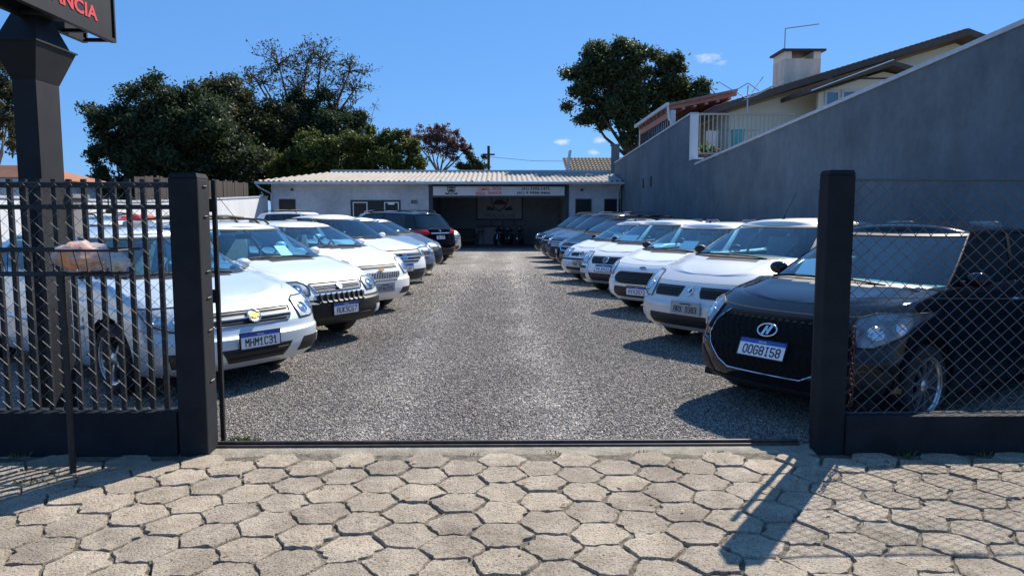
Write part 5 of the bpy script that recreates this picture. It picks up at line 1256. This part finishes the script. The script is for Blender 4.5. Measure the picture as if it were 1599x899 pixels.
    def plate(c, txt, z, m=0, style='new', rear=False, tilt=None, off=.018):
        p, n = c.P(m, z, off, rear); up = Vector((0, 0, 1)); nn = Vector((n.x, n.y, max(-.3, min(.3, n.z if tilt is None else tilt)))).normalized(); x = up.cross(nn).normalized(); y = nn.cross(x)
        T = Matrix((x, y, nn)).transposed().to_4x4(); T.translation = p
        base = 'plate_white' if style == 'new' else 'plate_grey'
        pl = MB().box((-.2, -.065, -.004), (.2, .065, .003)).obj('number_plate', M[base], c.t, bevel=.0015); pl.matrix_local = T
        g = MB()
        for a in ((-.208, -.073, .208, -.0655), (-.208, .0655, .208, .073), (-.208, -.065, -.2005, .065), (.2005, -.065, .208, .065)): g.box((a[0], a[1], -.012), (a[2], a[3], .005))
        g.obj('plate_frame', M['black_plastic'] if style == 'new' else M['plate_grey'], pl)
        if style == 'new':
            MB().box((-.199, .034, .0035), (.199, .064, .0045)).obj('blue_band', M['plate_blue'], pl)
            o = link('country_name', text_mesh('BRASIL', .012, M['plate_white'], .0004, .07), pl, (0, .043, .0052)); o2 = link('lettering', plate_text(txt, .062, .335, M['ink']), pl, (.005, -.047, .0045))
        else:
            o2 = link('lettering', plate_text(txt, .062, .335, M['ink']), pl, (0, -.047, .0045)); MB().box((-.08, .038, .0035), (.08, .052, .0045)).obj('city_band', M['ink'], pl)
        return pl
    def badge(c, kind, z, size, m=0, off=.018, mt='chrome', rear=False):
        p, n = c.P(m, z, off, rear); x = Vector((0, 0, 1)).cross(n).normalized(); y = n.cross(x); T = Matrix((x, y, n)).transposed().to_4x4(); T.translation = p; r = size/2
        def flat(polys, h0, h1, name, m_, par):
            g = MB()
            for po in polys:
                k = len(po); g.add([(a*r, b*r, h0) for a, b in po]+[(a*r, b*r, h1) for a, b in po], [tuple(range(k, 2*k))]+[(i, (i+1) % k, (i+1) % k+k, i+k) for i in range(k)])
            return g.obj(name, m_, par)
        def ell(w, h, n_=28): return [(w*math.cos(2*math.pi*i/n_), h*math.sin(2*math.pi*i/n_)) for i in range(n_)]
        def ringo(w, h, rad, par, m_, name='badge_ring'):
            g = MB(); g.tube([(a*r, b*r, .004) for a, b in ell(w, h)+[(w, 0)]], rad, 6, cap=False); return g.obj(name, m_, par, smooth='all')
        ch = M[mt]
        if kind == 'bowtie_ring':
            b = flat([ell(1, 1)], -.01, .002, 'badge', M['lamp_in'], c.t); ringo(1, 1, r*.13, b, ch)
            flat([[(-.82, -.26), (-.34, -.26), (-.34, -.48), (.24, -.48), (.34, -.26), (.82, -.26), (.9, .26), (.4, .26), (.4, .48), (-.24, .48), (-.34, .26), (-.74, .26)]], .003, .009, 'emblem', M['gold'], b)
        elif kind == 'bowtie':
            b = flat([[(-1, -.22), (-.36, -.22), (-.36, -.42), (.28, -.42), (.36, -.22), (.95, -.22), (1, .22), (.4, .22), (.4, .42), (-.28, .42), (-.36, .22), (-.92, .22)]], -.008, .006, 'badge', M['gold'], c.t)
        elif kind == 'slant_h':
            b = ringo(1, .62, r*.085, c.t, ch, 'badge'); 
            flat([[(-.52, -.44), (-.26, -.50), (.04, .36), (-.20, .44)], [(.52, .44), (.26, .50), (-.04, -.36), (.20, -.44)], [(-.24, -.02), (-.18, .12), (.24, .02), (.18, -.12)]], 0, .007, 'emblem', ch, b)
        elif kind == 'diamond':
            g = MB(); out = [(0, 1.25), (.8, .02), (0, -1.25), (-.8, -.02)]; inn = [(0, .62), (.36, 0), (0, -.62), (-.36, 0)]
            v = [(a*r, b_*r, 0) for a, b_ in out]+[(a*r*.98, b_*r*.98, .008) for a, b_ in out]+[(a*r, b_*r, .014) for a, b_ in [(p_[0]*.62+q_[0]*.3, p_[1]*.62+q_[1]*.3) for p_, q_ in zip(out, inn)]]+[(a*r, b_*r, .001) for a, b_ in inn]
            f = [(4*k+i, 4*k+(i+1) % 4, 4*k+4+(i+1) % 4, 4*k+4+i) for k in range(3) for i in range(4)]; g.add(v, f); b = g.obj('badge', ch, c.t); flat([inn], -.004, .0005, 'badge_centre', M['blue_badge'], b)
        elif kind == 'oval':
            b = flat([ell(1, .42)], -.008, .004, 'badge', M['blue_badge'], c.t); ringo(1, .42, r*.06, b, ch)
            o = link('lettering', text_mesh('Ford', r*.42, ch, .001, r*1.25, shear=.3), b, (0, -r*.2, .005)); b['skip'] = 1
        elif kind == 'vw':
            b = ringo(1, 1, r*.10, c.t, ch, 'badge'); flat([ell(.97, .97)], -.008, .0005, 'badge_disc', M['ink'] if not mt == 'chrome2' else ch, b); g = MB()
            for pts in ([(-.36, .9), (0, .12), (.36, .9)], [(-.78, .56), (-.36, -.82), (0, -.02), (.36, -.82), (.78, .56)]): g.tube([(a*r, b_*r, .004) for a, b_ in pts], r*.085, 5)
            g.obj('emblem', ch, b)
        elif kind == 'bars':
            b = flat([[(-.9+.5*i, -.9), (-.62+.5*i, -.9), (-.5+.5*i, .9), (-.78+.5*i, .9)] for i in range(4)], -.004, .012, 'badge', ch, c.t)
        elif kind == 'disc':
            b = flat([ell(1, 1)], -.008, .004, 'badge', ch, c.t); ringo(1, 1, r*.1, b, ch)
        elif kind == 'oval_plain':
            b = flat([ell(1, .45)], -.008, .004, 'badge', M['blue_badge'], c.t); ringo(1, .45, r*.06, b, ch)
        else: b = ringo(1, .8, r*.1, c.t, ch, 'badge')
        b.matrix_local = T; return b
GLYPH = {'0': '01 05 16 36 45 41 30 10 01', '1': '04 26 20|10 30', '2': '05 16 36 45 44 00 40', '3': '05 16 36 45 44 33 13|33 42 41 30 10 01', '4': '36 02 42|34 30', '5': '46 06 03 33 42 41 30 10 01', '6': '45 36 16 05 01 10 30 41 42 33 03', '7': '06 46 10', '8': '13 04 05 16 36 45 44 33 13 02 01 10 30 41 42 33', '9': '43 13 04 05 16 36 45 41 30 10 01',
 'A': '00 05 16 36 45 40|03 43', 'B': '00 06 36 45 44 33 03|33 42 41 30 00', 'C': '45 36 16 05 01 10 30 41', 'D': '00 06 26 44 42 20 00', 'E': '46 06 00 40|03 33', 'F': '46 06 00|03 33', 'G': '45 36 16 05 01 10 30 41 43 23', 'H': '00 06|40 46|03 43', 'I': '16 36|26 20|10 30', 'J': '46 41 30 10 01', 'K': '00 06|46 03 40', 'L': '06 00 40', 'M': '00 06 23 46 40', 'N': '00 06 40 46', 'O': '01 05 16 36 45 41 30 10 01', 'P': '00 06 36 45 44 33 03', 'Q': '01 05 16 36 45 41 30 10 01|22 40', 'R': '00 06 36 45 44 33 03|23 40', 'S': '45 36 16 05 04 13 33 42 41 30 10 01', 'T': '06 46|26 20', 'U': '06 01 10 30 41 46', 'V': '06 20 46', 'W': '06 10 23 30 46', 'X': '00 46|06 40', 'Y': '06 23 46|23 20', 'Z': '06 46 00 40', ' ': ''}
def plate_text(txt, h, w, m_):              # narrow stroke lettering as stamped on number plates
    n = len(txt); pitch = w/n; gw = pitch*.66; th = h*.078; g = MB()
    for i, ch in enumerate(txt):
        x0 = -w/2+pitch*i+(pitch-gw)/2
        for st in GLYPH.get(ch, '').split('|'):
            P_ = [Vector((x0+gw*int(q[0])/4, h*int(q[1])/6, 0)) for q in st.split()]
            for a, b in zip(P_, P_[1:]):
                d = (b-a).normalized(); q = Vector((-d.y, d.x, 0))*th; a_, b_ = a-d*th*.75, b+d*th*.75; z0, z1 = Vector((0, 0, 0)), Vector((0, 0, .0007))
                v = [a_-q, b_-q, b_+q, a_+q]; g.add([p+z0 for p in v]+[p+z1 for p in v], [(4,5,6,7), (0,1,5,4), (1,2,6,5), (2,3,7,6), (3,0,4,7)])
    return g.mesh('lettering', m_)
def gc_(s): return s.get('gc', .20)
HATCH = dict(L=3.95, W=1.69, H=1.47, fo=.80, ro=.68, Rw=.30, zn=.74, zc=.96, zb=.98, zt=1.04, ws0=1.0, ws1=1.78, rw1=3.42, rw0=3.80, wheels='five', side_glass='glass')
def spec(**k): d = dict(HATCH); d.update(k); return d
RG, LG = 'cars parked in the right row', 'cars parked in the left row'

# -- right row, nearest first
def hatch_black():
    s = spec(card=(.3, -.4), paint='black_paint', W=1.68, H=1.50, seam_t=.93, zn=.86, zc=.99, zb=1.0, zt=1.08, ws0=1.02, ws1=1.80, wheels='ten', Rw=.305, side_glass='tinted', handle='chrome', bow=.52, nf=2.4, gc=.19)
    c = Car(s, 'black hatchback with hexagonal mesh grille nearest the gate behind the chain link fence', 'car', *POS['hatch_black'], 1, RG)
    rows = [(.355, -.30, .30), (.40, -.42, .42), (.56, -.60, .60), (.70, -.54, .54), (.78, -.46, .46)]
    g = c.patch('grille', rows, M['grille_black'], .006, 20, 12); c.mesh_fill(rows, .045, .0035, M['grille_black'], g)
    c.tube('grille_surround', [(-.46, .775), (-.545, .70), (-.60, .565), (-.43, .405), (-.32, .355), (.32, .355), (.43, .405), (.60, .565), (.545, .70), (.46, .775)], .0055, M['chrome'], .012, parent=g)
    c.badge('slant_h', .665, .165); c.plate('OOG8I58', .525, 0)
    c.lamp([(.62, .66, .76), (.69, .63, .94), (.76, .61, 1.10), (.81, .62, 1.34), (.84, .72, 1.44)], lamps=[(.76, .715, .055), (.93, .745, .042)], inner='lamp_dark')
    for sg in (1, -1): c.patch('air_intake', [(.27, sg*.55, sg*.84), (.36, sg*.58, sg*.90), (.46, sg*.72, sg*.92)], M['black_plastic'], .006, 8, 6)
    c.patch('lower_lip', [(.235, -.62, .62), (.265, -.64, .64)], M['black_plastic'], .01, 20, 3)
def hatch_sandero():
    s = spec(mirror='black_plastic', paint='silver_paint', bumper_paint='silver_paint', L=4.02, W=1.75, H=1.53, zn=.84, seam_t=.90, zc=1.04, zb=1.04, zt=1.1, ws0=1.0, ws1=1.72, antenna=1, fo=.82, Rw=.305, bow=.42)
    s['paint'] = 'champagne_paint'; s['bumper_paint'] = 'champagne_paint'; s['tb'] = .62
    c = Car(s, 'silver hatchback with split black grille halves and a grey old style plate', 'car', *POS['sandero'], 1, RG)
    for sg in (1, -1):
        rows = [(.60, sg*.16, sg*.53), (.655, sg*.13, sg*.555), (.72, sg*.12, sg*.56)]
        g = c.patch('grille', rows, M['ink'], .006, 8, 5); c.slats(rows, (.63, .66, .69), .005, M['black_plastic'], g)
    c.badge('diamond', .665, .125); c.plate('ARX 9383', .485, 0, 'old')
    rows = [(.27, -.56, .56), (.34, -.60, .60), (.40, -.58, .58)]; g = c.patch('air_intake', rows, M['ink'], .006, 16, 5); c.slats(rows, (.31, .355), .006, M['black_plastic'], g)
    c.lamp([(.58, .60, .70), (.68, .585, .92), (.78, .64, 1.0), (.87, .74, 1.02)], lamps=[(.74, .69, .07)], amber=(.62, .70, .84, .92))
    for sg in (1, -1): c.patch('fog_lamp', [(.34, sg*.74, sg*.82), (.42, sg*.74, sg*.82)], M['silver_paint'], .008, 5, 5)
def hatch_fiesta():
    s = spec(card=(.3, .1), mirror='black_plastic', paint='white_paint', L=3.97, W=1.72, H=1.46, zn=.82, seam_t=.93, zc=.98, zb=1.0, zt=1.1, ws0=.95, ws1=1.75, antenna=1, fo=.83, bow=.52, nf=2.4, Rw=.30)
    c = Car(s, 'white hatchback with wide oval slatted grille and small blue oval badge', 'car', *POS['fiesta'], 1, RG)
    rows = [(.47, -.40, .40), (.50, -.50, .50), (.56, -.57, .57), (.63, -.52, .52), (.665, -.42, .42)]
    g = c.patch('grille', rows, M['ink'], .006, 18, 8); c.outline('grille_surround', rows, .012, M['chrome'], .012, parent=g); c.slats(rows, (.505, .545, .585, .625), .008, M['black_plastic'], g)
    c.badge('oval', .715, .13); c.plate('AYX2072', .375, 0)
    rows = [(.27, -.50, .50), (.31, -.55, .55), (.40, -.54, .54), (.43, -.52, .52)]; c.patch('air_intake', rows, M['ink'], .005, 16, 5)
    c.lamp([(.60, .66, .76), (.70, .66, 1.02), (.78, .70, 1.26), (.82, .80, 1.38)], lamps=[(.82, .70, .055), (.95, .735, .045)])
    for sg in (1, -1): c.patch('fog_lamp', [(.30, sg*.74, sg*.82), (.37, sg*.74, sg*.82)], M['lamp_in'], .008, 5, 5)
def hatch_polo():
    s = spec(card=(.42, -.35), mirror='black_plastic', paint='pale_silver_paint', L=3.9, W=1.66, H=1.49, zn=.82, seam_t=.92, zc=1.0, zb=1.0, zt=1.08, ws0=.98, ws1=1.7, bow=.40)
    s['paint'] = 'white_paint'; s['bumper_paint'] = 'silver_paint'
    c = Car(s, 'white hatchback with round badge in a black one piece grille and V shaped bumper lines', 'car', *POS['polo'], 1, RG)
    rows = [(.60, -.34, .34), (.66, -.40, .40), (.74, -.43, .43)]; g = c.patch('grille', rows, M['ink'], .006, 12, 5); c.slats(rows, (.64, .69), .006, M['black_plastic'], g)
    c.badge('vw', .67, .135); c.plate('AVJ0433', .505, 0)
    rows = [(.27, -.34, .34), (.33, -.38, .38), (.42, -.43, .43)]; c.patch('air_intake', rows, M['ink'], .005, 12, 5)
    for sg in (1, -1):
        c.tube('bumper_line', [(sg*.46, .60), (sg*.42, .42), (sg*.35, .26)], .010, M['silver_paint'], .008); c.patch('air_intake', [(.28, sg*.52, sg*.78), (.40, sg*.52, sg*.82)], M['ink'], .005, 8, 4); c.patch('bumper_strip', [(.50, sg*.52, sg*.95), (.54, sg*.52, sg*.95)], M['black_plastic'], .01, 8, 3)
    c.lamp([(.60, .50, .62), (.68, .49, .82), (.77, .50, .92), (.82, .56, .96)], lamps=[(.60, .70, .065), (.76, .71, .05)], inner='lamp_in')
def wagon_gol():
    s = spec(card=(.25, 0), mirror='black_plastic', paint='pale_silver_paint', L=4.1, W=1.66, H=1.46, zn=.80, seam_t=.90, zc=.97, zb=.98, zt=1.04, ws0=1.0, ws1=1.75, rw1=3.6, rw0=3.95, rails='alloy', antenna=1, bow=.38)
    s['paint'] = 'white_paint'; s['bumper_paint'] = 'silver_paint'
    c = Car(s, 'white wagon with silver roof rails and round badge between two short grille slots', 'car', *POS['gol'], 1, RG)
    for sg in (1, -1): c.patch('grille', [(.62, sg*.10, sg*.36), (.70, sg*.10, sg*.38)], M['ink'], .006, 8, 4)
    c.badge('vw', .665, .12); c.plate('AJK 3096', .46, 0, 'old'); c.patch('bumper_strip', [(.535, -.8, .8), (.57, -.8, .8)], M['black_plastic'], .012, 20, 3)
    rows = [(.30, -.46, .46), (.37, -.48, .48)]; c.patch('air_intake', rows, M['ink'], .005, 14, 4)
    c.lamp([(.60, .46, .66), (.68, .45, .84), (.78, .46, .90)], lamps=[(.62, .69, .07)])
def suv(key, paint_, label, side, group, grille='bars', plate_='ABC1D23', H=1.66, L=4.3, W=1.8, rails='black_plastic', reverse=False, badge=None, bump=None, zn=.90, **k):
    s = spec(paint=paint_, L=L, W=W, H=H, zn=zn, zc=1.10, zb=1.10, zt=1.17, ws0=1.08, ws1=1.75, rw1=L-.50, rw0=L-.14, fo=.86, ro=.78, Rw=.345, gc=.25, rails=rails, arch_clad=1, clad=1, bumper_paint=bump or paint_, wheels='six', bow=.42, **{'seam_t': .945, 'fp': [(0, .11), (.12, .035), (.28, 0), (.5, .006), (.68, .03), (.82, .06), (.92, .11), (1, .2)], 'side_glass': 'tinted', 'glass': 'glass', **k})
    c = Car(s, label, 'suv', *POS[key], side, group, reverse)
    if reverse: return c
    rows = [(.63, -.44, .44), (.72, -.52, .52), (.83, -.54, .54)]
    g = c.patch('grille', rows, M['ink'], .006, 14, 6); c.slats(rows, (.66, .72, .78) if grille == 'bars' else (.735,), .015, M['chrome'], g)
    if grille == 'ring': c.outline('grille_surround', rows, .014, M['chrome'], .012, parent=g)
    if badge: c.badge(badge[0], .735, badge[1])
    c.plate(plate_, .52, 0); rows = [(.30, -.55, .55), (.38, -.6, .6), (.44, -.56, .56)]; c.patch('air_intake', rows, M['ink'], .006, 14, 5)
    c.lamp([(.70, .58, .72), (.78, .57, .92), (.86, .58, 1.05), (.91, .64, 1.08)], lamps=[(.70, .80, .065), (.86, .81, .05)])
    for sg in (1, -1): c.patch('fog_lamp', [(.36, sg*.72, sg*.82), (.45, sg*.72, sg*.82)], M['lamp_in'], .008, 5, 5)
    c.patch('skid_plate', [(.265, -.5, .5), (.30, -.5, .5)], M['alloy'], .012, 12, 3)
    return c

# -- left row, nearest first
def astra():
    s = spec(paint='pale_silver_paint', L=4.2, W=1.71, H=1.44, zn=.79, seam_t=.655, zc=.97, zb=.97, zt=1.05, ws0=1.08, ws1=1.85, rw1=3.5, rw0=4.0, fo=.88, ro=.72, Rw=.31, bow=.44, side_strip='pale_silver_paint', wheels='five')
    c = Car(s, 'pale silver car with gold cross badge on a chrome barred grille nearest the barred fence', 'car', *POS['astra'], -1, LG)
    rows = [(.585, -.38, .38), (.64, -.43, .43), (.695, -.455, .455)]
    g = c.patch('grille', rows, M['ink'], .006, 14, 5); c.slats(rows, (.64,), .016, M['pale_silver_paint'], g, inset=.005); c.outline('grille_surround', rows, .007, M['chrome'], .008, parent=g); c.slats(rows, (.605, .675), .004, M['black_plastic'], g)
    c.badge('bowtie_ring', .64, .125, off=.03); c.plate('MHM1C31', .455, 0)
    rows = [(.275, -.29, .29), (.34, -.33, .33), (.395, -.37, .37)]; g = c.patch('air_intake', rows, M['ink'], .006, 14, 5); c.slats(rows, (.315, .36), .006, M['black_plastic'], g)
    for sg in (1, -1):
        r2 = [(.285, sg*.47, sg*.76), (.35, sg*.49, sg*.78), (.41, sg*.53, sg*.79)]; g = c.patch('air_intake', r2, M['ink'], .006, 8, 4); c.patch('fog_lamp', [(.33, sg*.80, sg*.89), (.41, sg*.80, sg*.89)], M['lamp_in'], .008, 5, 5)
    c.lamp([(.585, .53, .72), (.66, .525, .90), (.735, .54, .95), (.765, .62, .96)], lamps=[(.64, .665, .06), (.80, .67, .05)])
def palio():
    s = spec(card=(.18, .2), paint='off_white_paint', bumper_paint='black_plastic', tb=.57, seam_t=.93, L=4.25, W=1.67, H=1.49, zn=.83, zc=1.0, zb=1.0, zt=1.06, ws0=1.06, ws1=1.78, rw1=3.75, rw0=4.1, fo=.86, ro=.78, Rw=.315, gc=.24, arch_clad=1, clad=1, rails='black_plastic', crossbars=1, bow=.40, antenna=1)
    c = Car(s, 'off white wagon with big black plastic bumper, black ribs and roof rack', 'car', *POS['palio'], -1, LG)
    rows = [(.655, -.36, .36), (.70, -.40, .40), (.745, -.42, .42)]
    g = c.patch('grille', rows, M['ink'], .006, 12, 4); c.slats(rows, (.685, .70, .715), .004, M['alloy'], g); c.outline('grille_surround', rows, .006, M['chrome'], .010, parent=g)
    c.badge('disc', .70, .085)
    rows = [(.53, -.36, .36), (.62, -.40, .40)]; g = c.patch('upper_intake', [(.53, -.36, .36), (.575, -.38, .38), (.62, -.40, .40)], M['ink'], .008, 12, 3)
    for m_ in np.linspace(-.33, .33, 9): c.tube('rib', [(m_, .525), (m_*1.02, .625)], .011, M['black_plastic'], .014, parent=g)
    c.plate('AUK9C67', .445, 0); r2 = [(.28, -.45, .45), (.33, -.48, .48), (.37, -.48, .48)]; c.patch('air_intake', r2, M['ink'], .006, 14, 4)
    for sg in (1, -1): c.patch('fog_lamp', [(.34, sg*.62, sg*.74), (.43, sg*.62, sg*.74)], M['lamp_in'], .01, 6, 6)
    c.lamp([(.625, .46, .60), (.68, .445, .90), (.74, .46, .98), (.775, .54, 1.0)], lamps=[(.60, .695, .062), (.78, .70, .05)], inner='lamp_dark')
def agile():
    s = spec(paint='pale_silver_paint', L=4.0, W=1.68, H=1.48, zn=.88, seam_t=.93, zc=1.04, zb=1.04, zt=1.1, ws0=1.0, ws1=1.72, rails='black_plastic', bow=.40, Rw=.30)
    s['paint'] = 'white_paint'
    c = Car(s, 'white hatchback with gold cross badge between two stacked grilles, by the black bumpered wagon', 'car', *POS['agile'], -1, LG)
    r1 = [(.715, -.42, .42), (.75, -.44, .44), (.785, -.45, .45)]; g = c.patch('grille', r1, M['ink'], .006, 14, 3); c.slats(r1, (.735, .765), .004, M['alloy'], g)
    r2 = [(.52, -.30, .30), (.58, -.40, .40), (.655, -.44, .44)]; g = c.patch('grille', r2, M['ink'], .006, 14, 6); c.mesh_fill(r2, .04, .008, M['lamp_in'], g)
    c.badge('bowtie', .685, .12); c.plate('ATN4315', .42, 0, 'old')
    for sg in (1, -1): c.patch('air_intake', [(.30, sg*.40, sg*.75), (.40, sg*.46, sg*.80)], M['ink'], .006, 8, 4)
    c.lamp([(.62, .56, .70), (.72, .53, .86), (.82, .54, .94), (.86, .62, .96)], lamps=[(.66, .72, .06)], amber=(.66, .72, .76, .84))
def toro():
    s = spec(name='pickup_truck', paint='white_paint', bumper_paint='graphite_paint', tb=.40, L=4.45, W=1.73, H=1.60, zn=.93, zc=1.09, zb=1.08, zt=1.08, ws0=1.12, ws1=1.80, rw1=2.75, rw0=3.1, fo=.86, ro=.95, Rw=.335, gc=.25, arch_clad=1, clad=1, bow=.40, glass='tinted', seam_t=.945, fp=[(0, .11), (.12, .035), (.28, 0), (.5, .006), (.68, .03), (.82, .06), (.92, .11), (1, .2)])
    c = Car(s, 'white pickup with chrome slatted grille and four upright badge bars', 'pickup', *POS['toro'], -1, LG)
    rows = [(.66, -.42, .42), (.75, -.56, .56), (.87, -.58, .58)]; g = c.patch('grille', rows, M['ink'], .006, 14, 6); c.slats(rows, (.695, .755, .815), .014, M['chrome'], g); c.tube('grille_bar', [(-.62, .885), (.62, .885)], .010, M['chrome'], .010, parent=g)
    c.badge('bars', .755, .14); c.plate('BEY3J81', .55, 0); c.patch('air_intake', [(.33, -.6, .6), (.42, -.6, .6), (.46, -.55, .55)], M['ink'], .006, 14, 4); c.patch('skid_plate', [(.27, -.55, .55), (.31, -.55, .55)], M['alloy'], .012, 12, 3)
    c.lamp([(.76, .60, .74), (.82, .60, .92), (.90, .62, 1.0)], lamps=[(.72, .82, .05)])
POS = dict(hatch_black=(1.94, 5.36, 56.6), sandero=(2.10, 8.25, 54), fiesta=(2.10, 11.25, 50), polo=(1.98, 14.27, 50), gol=(1.78, 16.8, 52),
           black_sedan=(1.82, 19.3, 54), suv1=(1.75, 22.0, 54), suv2=(1.7, 24.8, 54), suv3=(1.62, 27.6, 54),
           astra=(-2.13, 6.35, 54.5), palio=(-1.87, 8.65, 57), agile=(-1.84, 11.4, 56), toro=(-1.85, 14.0, 56), eco=(-1.9, 16.6, 56), ka=(-1.9, 19.0, 56), black_suv=(-1.95, 23.6, 54), silver_truck=(-1.9, 27.6, 58),
           back_white=(-6.3, 30.2, 70), back_pale=(-5.9, 13.5, 60), back_rack=(-7.0, 16.0, 60))
hatch_black(); hatch_sandero(); hatch_fiesta(); hatch_polo(); wagon_gol(); astra(); palio(); agile(); toro()
c_ = suv('black_sedan', 'black_paint', 'black crossover with chrome ringed grille next to the white wagon with roof rails', 1, RG, 'ring', 'BCK2A47', 1.55, 4.2, 1.72, 'black_plastic', zn=.84)
suv('suv1', 'graphite_paint', 'dark grey suv with three chrome grille bars, fourth from the office in the right row', 1, RG, 'bars', 'AXE5B12', 1.68, rails='alloy')
suv('suv2', 'dark_blue_paint', 'dark blue suv between two other dark suvs at the far end of the right row', 1, RG, 'one', 'AWD7C83', 1.68)
suv('suv3', 'black_paint', 'black suv last in the right row closest to the office porch', 1, RG, 'one', 'ATY1D55', 1.7, rails='alloy')
suv('eco', 'blue_silver_paint', 'blue grey crossover with oval badge next to the white pickup', -1, LG, 'ring', 'AZX4G31', 1.56, 4.1, 1.74, None, badge=('oval_plain', .15), zn=.86)
suv('ka', 'dark_blue_paint', 'dark blue car with black grille in front of the black suv', -1, LG, 'one', 'BDG8H20', 1.52, 4.0, 1.7, None, zn=.84)
def rear_suv():
    c = suv('black_suv', 'black_paint', 'black suv parked tail out with bright red rear lights', -1, LG, H=1.74, L=4.7, W=1.88, reverse=True, rails='black_plastic', glass='tinted')
    for sg in (1, -1):
        t_ = c.patch('tail_light', [(.98, sg*.50, sg*1.02), (1.06, sg*.52, sg*1.16), (1.12, sg*.60, sg*1.20)], M['red_lens'], .012, 10, 5, rear=True, bulge=.02)
        c.patch('reflector', [(.52, sg*.60, sg*.80), (.56, sg*.60, sg*.80)], M['red_lens'], .01, 6, 3, rear=True)
    c.tube('tailgate_trim', [(-.45, 1.01), (.45, 1.01)], .018, M['chrome'], .014, rear=True); c.plate('BBL6E09', .88, 0, 'new', rear=True); c.badge('oval_plain', 1.085, .12, rear=True)
    c.patch('lower_panel', [(.36, -.7, .7), (.50, -.75, .75)], M['black_plastic'], .012, 14, 4, rear=True)
rear_suv()
suv('silver_truck', 'silver_paint', 'silver suv last in the left row beside the dark porch', -1, LG, 'bars', 'AUV2B77', 1.78, 4.6, 1.84, 'alloy', zn=1.0)
BG = 'cars parked behind the left row'
suv('back_white', 'white_paint', 'white suv with black roof bars parked behind the left row near the office', -1, BG, 'bars', 'AQR9F64', 1.78, 4.5, 1.82, 'black_plastic', crossbars=1)
def back_pale():
    s = spec(paint='pale_silver_paint', H=1.50, W=1.68); c = Car(s, 'pale silver hatchback behind the left row, seen over the car with the gold badge', 'car', *POS['back_pale'], -1, BG)
    c.lamp([(.58, .50, .62), (.68, .49, .82), (.77, .50, .92)]); c.patch('grille', [(.60, -.4, .4), (.70, -.42, .42)], M['ink'], .006, 12, 4); c.plate('APT3K18', .46, 0)
    s = spec(paint='blue_silver_paint', H=1.58, W=1.7, rails='black_plastic', crossbars=1); c = Car(s, 'blue grey hatchback with roof bars and a short roof aerial behind the left row', 'car', *POS['back_rack'], -1, BG)
    c.lamp([(.58, .50, .62), (.68, .49, .82), (.77, .50, .92)]); c.patch('grille', [(.60, -.4, .4), (.70, -.42, .42)], M['ink'], .006, 12, 4); c.plate('ARS7L42', .46, 0)
    MB().tube([(0, -.35, 1.62), (0, -.35, 1.98)], .016, 6).obj('aerial', M['black_plastic'], c.t); MB().box((-.04, -.40, 1.60), (.04, -.30, 1.80)).obj('aerial_clamp', M['black_plastic'], c.t, bevel=.01)
back_pale()
t = thing('red_cloth', 'crumpled red cloth lying on the roof of the pale hatchback behind the barred fence', 'cloth', (-7.0, 14.2, 1.455))
g = MB(); n = 14
for i in range(n+1):
    for k in range(n+1):
        u, v = i/n*2-1, k/n*2-1; e = max(0, 1-(u*u)**2)*max(0, 1-(v*v)**2); g.v.append((u*.34, v*.24, .09*e*(1+.5*math.sin(u*5+v*3)*math.cos(v*6-u*2))))
for i in range(n):
    for k in range(n): a = i*(n+1)+k; g.f.append((a, a+n+1, a+n+2, a+1))
g.obj('fabric', mat('red_fabric', (.5, .02, .03), .8), t, smooth='all')
for ob in bpy.data.objects:
    if 'skip' in ob: del ob['skip']
